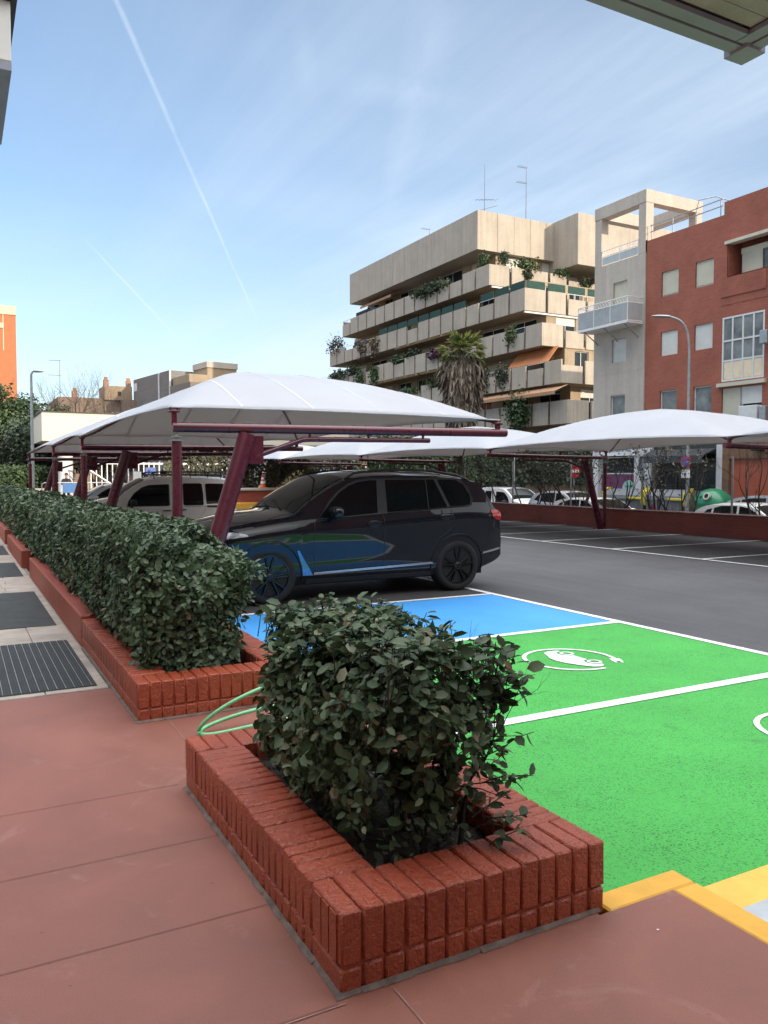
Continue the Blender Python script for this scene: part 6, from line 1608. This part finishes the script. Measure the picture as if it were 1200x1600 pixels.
def person():
    t = thing('person', 'person in a dark jacket leaning forward on the crowd barrier', 'person', (5.45,48.0,0))
    J = [(0,0,.98),(0,-.02,1.18),(0,-.10,1.40),(0,-.16,1.54),(0,-.20,1.62),(0,-.22,1.76),(0,-.21,1.84),
         (-.19,-.12,1.46),(-.27,-.20,1.22),(-.16,-.42,1.30),(-.10,-.47,1.31),(.19,-.12,1.46),(.27,-.20,1.22),(.16,-.42,1.30),(.10,-.47,1.31),
         (-.10,0,.93),(-.12,.02,.50),(-.12,.05,.08),(-.12,-.14,.035),(.10,0,.93),(.12,.05,.50),(.12,.12,.08),(.12,-.07,.035)]
    E = [(0,1),(1,2),(2,3),(3,4),(4,5),(5,6),(2,7),(7,8),(8,9),(9,10),(2,11),(11,12),(12,13),(13,14),(0,15),(15,16),(16,17),(17,18),(0,19),(19,20),(20,21),(21,22)]
    Rr = [.15,.15,.16,.07,.07,.095,.06,.075,.055,.042,.03,.075,.055,.042,.03,.10,.065,.05,.04,.10,.065,.05,.04]
    me = bpy.data.meshes.new('body'); me.from_pydata(J,E,[]); o = bpy.data.objects.new('body',me); COL.objects.link(o)
    sk = o.modifiers.new('skin','SKIN'); 
    for i,r in enumerate(Rr): me.skin_vertices[0].data[i].radius = (r*1.15 if i<3 else r, r*.8 if i<3 else r)
    me.skin_vertices[0].data[0].use_root = True
    o.modifiers.new('sub','SUBSURF').levels = 2
    dg = bpy.context.evaluated_depsgraph_get(); m2 = bpy.data.meshes.new_from_object(o.evaluated_get(dg)); o.modifiers.clear(); o.data = m2
    skin = mat('skin',(.42,.26,.19),.55,var=.1); jk = mat('dark_jacket',(.022,.024,.032),.8,var=.3); tr_ = mat('dark_trousers',(.03,.032,.045),.85,var=.3)
    m2.materials.clear(); [m2.materials.append(q) for q in (skin,jk,tr_)]
    for p in m2.polygons:
        c = p.center; p.use_smooth = True
        p.material_index = 0 if (c.z > 1.57 or (c.y < -.40 and c.z > 1)) else (1 if c.z > .92 else 2)
    o.parent = t
    h = MB()
    def cap(u,v): a = 2*math.pi*u; e = -.15+v*(math.pi/2+.15); return (.102*math.cos(a)*math.cos(e), -.205+.112*math.sin(a)*math.cos(e), 1.775+.115*math.sin(e))
    OFF[t.name] = (0,0,0); h.grid(cap,16,8).build('hair', mat('dark_hair',(.02,.015,.012),.6), t, smooth=60)
    f = MB().lathe([(.001,0),(.022,.01),(.001,.03)],8,Matrix.Translation((0,-.325,1.745)) @ Matrix.Rotation(rad(90),4,'X'),close=False)
    for s in (-1,1): f.lathe([(.001,0),(.028,.008),(.02,.02)],8,Matrix.Translation((s*.095,-.20,1.745)) @ Matrix.Rotation(rad(s*90),4,'Y'))
    f.build('nose_and_ears', skin, t, smooth=60)
    fg = MB()
    for s in (-1,1):
        for k in range(4): fg.tube([(s*(.10-.0),-.475,1.325-.016*k+.02),(s*.06,-.50-.004*(k%2),1.32-.016*k+.02),(s*(.03),-.49,1.318-.016*k+.02)],[.009,.0085,.007],6)
        fg.tube([(s*.11,-.465,1.34),(s*.08,-.47,1.365),(s*.055,-.475,1.37)],[.011,.010,.008],6)
    fg.build('finger', skin, t, smooth=60)
person()
# red planter wall with cone, and the small bollard
t = thing('planter_wall', 'red planter wall with pale coping and yellow base below the traffic cone', 'wall', (14.3,40,0))
MB().box(12.4,18.4,40.2,40.5,.32,.93).build('wall_face', M['red_wall'], t, smooth=0)
MB().cbox(12.3,18.5,40.1,40.9,.932,1.06,.01).build('coping', M['white_render'], t, smooth=0)
MB().cbox(12.2,18.6,39.85,40.6,-.02,.315,.02).build('yellow_base', M['yellow'], t, smooth=0)
t = thing('traffic_cone', 'orange traffic cone with white bands standing on the red planter wall', 'traffic cone', (14.35,40.45,1.06))
c_ = MB(); c_.cbox(14.13,14.57,40.23,40.67,1.062,1.10,.01); c_.lathe([(.17,1.10),(.155,1.12),(.04,1.80),(.025,1.81)],24,Matrix.Translation((14.35,40.45,0))); c_.build('cone', mat('cone_orange',(.62,.13,.03),.5,var=.1), t)
b_ = MB(); 
for za,zb in ((1.30,1.42),(1.52,1.62)): b_.lathe([(.155-(za-1.12)*.169+.002,za),(.155-(zb-1.12)*.169+.002,zb)],24,Matrix.Translation((14.35,40.45,0)),close=False)
b_.build('reflective_band', white_s, t)
t = thing('bollard', 'small green and white bollard before the yellow base of the red planter wall', 'bollard', (14.1,39.5,0))
MB().lathe([(.13,0),(.13,.12),(.10,.14),(.10,.42),(.06,.47)],18,Matrix.Translation((14.1,39.5,0))).build('post', mat('pale_green_plastic',(.25,.42,.32),.5), t)
MB().lathe([(.102,.22),(.102,.34)],18,Matrix.Translation((14.1,39.5,0)),close=False).build('reflective_band', white_s, t)
# a small lantern hanging from the canopy row, behind the dark car
t = thing('hanging_cable', 'thin cable with a small white end hanging behind the dark car', 'cable', (19.4,25.4,1.0)); MB().tube([(19.45,25.45,1.25),(19.45,25.45,2.6)],.012,5).build('cable', M['white_metal'], t); MB().tube([(19.45,25.45,.95),(19.45,25.45,1.25)],.04,8).build('cable_end', M['white_metal'], t)
# ------------------------------------------------------------------ sky, sun, camera
SUN_EL, SUN_AZ = 13.0, 160.0            # azimuth clockwise from +Y: the sun stands behind the camera, low, to the right
SKY, SUN, EXPO = .096, 2.1, 1.2
W = bpy.data.worlds.new('World'); scene.world = W; W.use_nodes = True; nt = W.node_tree; bg = nt.nodes['Background']
sky = nn(nt,'ShaderNodeTexSky'); sky.sky_type = 'NISHITA'; sky.sun_disc = False; sky.sun_elevation = rad(SUN_EL); sky.sun_rotation = rad(SUN_AZ)
sky.altitude = 600; sky.air_density = 1.0; sky.dust_density = .3; sky.ozone_density = 2.2
tc = nn(nt,'ShaderNodeTexCoord'); D = tc.outputs['Generated']
nm = nn(nt,'ShaderNodeVectorMath'); nm.operation = 'NORMALIZE'; nt.links.new(D,nm.inputs[0]); D = nm.outputs[0]
sp = nn(nt,'ShaderNodeSeparateXYZ'); nt.links.new(D,sp.inputs[0])
def dotv(v):
    d = nn(nt,'ShaderNodeVectorMath'); d.operation = 'DOT_PRODUCT'; nt.links.new(D,d.inputs[0]); d.inputs[1].default_value = v; return d.outputs['Value']
def mrange(x,a,b,c=0.,d=1.,smooth=True):
    m = nn(nt,'ShaderNodeMapRange'); m.interpolation_type = 'SMOOTHSTEP' if smooth else 'LINEAR'
    nt.links.new(x,m.inputs['Value']); sv(m,'From Min',a); sv(m,'From Max',b); sv(m,'To Min',c); sv(m,'To Max',d); return m.outputs[0]
# high thin cirrus on a plane far above: project the direction on it
zc = math_(nt,'MAXIMUM',sp.outputs[2],.03)
cx = math_(nt,'DIVIDE',sp.outputs[0],zc); cy = math_(nt,'DIVIDE',sp.outputs[1],zc)
cb = nn(nt,'ShaderNodeCombineXYZ'); nt.links.new(cx,cb.inputs[0]); nt.links.new(cy,cb.inputs[1])
mp = nn(nt,'ShaderNodeMapping'); sv(mp,'Rotation',(0,0,rad(-35))); sv(mp,'Scale',(.55,.16,1)); nt.links.new(cb.outputs[0],mp.inputs[0])
n1 = noise_tex(nt,1.0,7,.6,mp.outputs[0],1.2); n2 = noise_tex(nt,.34,3,.5,cb.outputs[0],.4)
cir = mrange(math_(nt,'ADD',math_(nt,'MULTIPLY',n1.outputs[0],.6),math_(nt,'MULTIPLY',n2.outputs[0],.55)),.44,.74)
east = mrange(dotv((math.sin(rad(62)),math.cos(rad(62)),0)),.30,.98)          # thicker veil to the right
hor = mrange(sp.outputs[2],.34,.02)                                           # and low over the roofs
veil = math_(nt,'ADD',math_(nt,'MULTIPLY',cir,math_(nt,'ADD',math_(nt,'MULTIPLY',east,.42),.08)),math_(nt,'ADD',math_(nt,'MULTIPLY',hor,.34),math_(nt,'ADD',math_(nt,'MULTIPLY',east,.30),.04)),True)
def trail(a,b,w0,w1,amt,fade=.03,wob=.0015):
    a = Vector(a).normalized(); b = Vector(b).normalized(); n = a.cross(b).normalized(); u = a; v = n.cross(a).normalized(); L = math.atan2(b.dot(v),b.dot(u))
    ang = math_(nt,'ARCTAN2',dotv(tuple(v)),dotv(tuple(u)))
    nz = noise_tex(nt,26,4,.6,D); off = math_(nt,'MULTIPLY',math_(nt,'SUBTRACT',nz.outputs[0],.5),wob*2)
    dist = math_(nt,'ABSOLUTE',math_(nt,'ADD',dotv(tuple(n)),off))
    w = mrange(ang,0,L,w0,w1,False); s = math_(nt,'SUBTRACT',1.0,math_(nt,'DIVIDE',dist,w),True); s = math_(nt,'POWER',s,.8)
    f = math_(nt,'MULTIPLY',mrange(ang,-fade,fade),mrange(ang,L+fade,L-fade))
    nb = mrange(nz.outputs[0],.25,.6,.45,1.0)
    return math_(nt,'MULTIPLY',math_(nt,'MULTIPLY',s,f),math_(nt,'MULTIPLY',nb,amt))
trs = [((.118,.838,.533),(.319,.928,.195),.0042,.0016,.30),((.14,.957,.256),(.226,.959,.172),.0014,.0024,.34),((.461,.7337,.4992),(.452,.835,.315),.036,.014,.10),((.334,.8123,.4782),(.3513,.833,.4275),.016,.012,.06),((.39,.8112,.4268),(.50,.7628,.4183),.020,.014,.07)]
tot = None
for a in trs:
    s = trail(*a); tot = s if tot is None else math_(nt,'ADD',tot,s)
cov = math_(nt,'ADD',veil,tot,True)
mx = nn(nt,'ShaderNodeMix'); mx.data_type = 'RGBA'; nt.links.new(cov,mx.inputs[0]); nt.links.new(sky.outputs[0],mx.inputs[6]); mx.inputs[7].default_value = (3.9,4.55,5.35,1)
# added fill light: the sky is brightened round the sun, behind the camera
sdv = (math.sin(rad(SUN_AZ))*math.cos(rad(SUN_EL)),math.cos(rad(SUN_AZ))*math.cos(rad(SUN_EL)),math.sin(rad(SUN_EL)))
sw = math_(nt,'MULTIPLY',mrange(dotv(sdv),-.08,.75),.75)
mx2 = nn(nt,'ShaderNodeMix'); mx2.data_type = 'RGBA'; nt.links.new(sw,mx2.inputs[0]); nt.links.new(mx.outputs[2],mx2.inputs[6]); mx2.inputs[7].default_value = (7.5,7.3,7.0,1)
zen = math_(nt,'MULTIPLY',mrange(sp.outputs[2],.60,.86),.85)                   # zenith brightened as added fill light, above the frame
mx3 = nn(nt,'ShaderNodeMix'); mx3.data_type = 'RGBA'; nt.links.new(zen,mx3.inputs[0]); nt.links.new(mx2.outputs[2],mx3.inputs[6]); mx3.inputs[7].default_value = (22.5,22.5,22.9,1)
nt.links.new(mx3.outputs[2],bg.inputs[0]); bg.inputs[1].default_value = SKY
sun = bpy.data.lights.new('sun','SUN'); sun.energy = SUN; sun.angle = rad(.53); sun.color = (1,.84,.64)
so = bpy.data.objects.new('sun',sun); COL.objects.link(so)
az = rad(SUN_AZ); el = rad(SUN_EL); sd = Vector((math.sin(az)*math.cos(el),math.cos(az)*math.cos(el),math.sin(el)))
so.rotation_euler = sd.to_track_quat('Z','Y').to_euler(); so.location = sd*60
cam = bpy.data.cameras.new('camera'); co = bpy.data.objects.new('camera',cam); COL.objects.link(co)
cam.sensor_fit = 'VERTICAL'; cam.sensor_height = 36; cam.lens = 36*1250/1600; cam.clip_end = 5000; cam.clip_start = .05
th = math.atan2(669,1251); pt_ = math.atan2(57,1250)
fw = Vector((math.sin(th)*math.cos(pt_),math.cos(th)*math.cos(pt_),-math.sin(pt_)))
co.location = (0,0,1.72); co.rotation_euler = fw.to_track_quat('-Z','Y').to_euler(); scene.camera = co
scene.view_settings.view_transform = 'Standard'; scene.view_settings.look = 'None'; scene.view_settings.exposure = EXPO; scene.view_settings.gamma = 1
scene.render.engine = 'CYCLES'; scene.cycles.max_bounces = 8; scene.cycles.diffuse_bounces = 4; scene.cycles.use_denoising = True
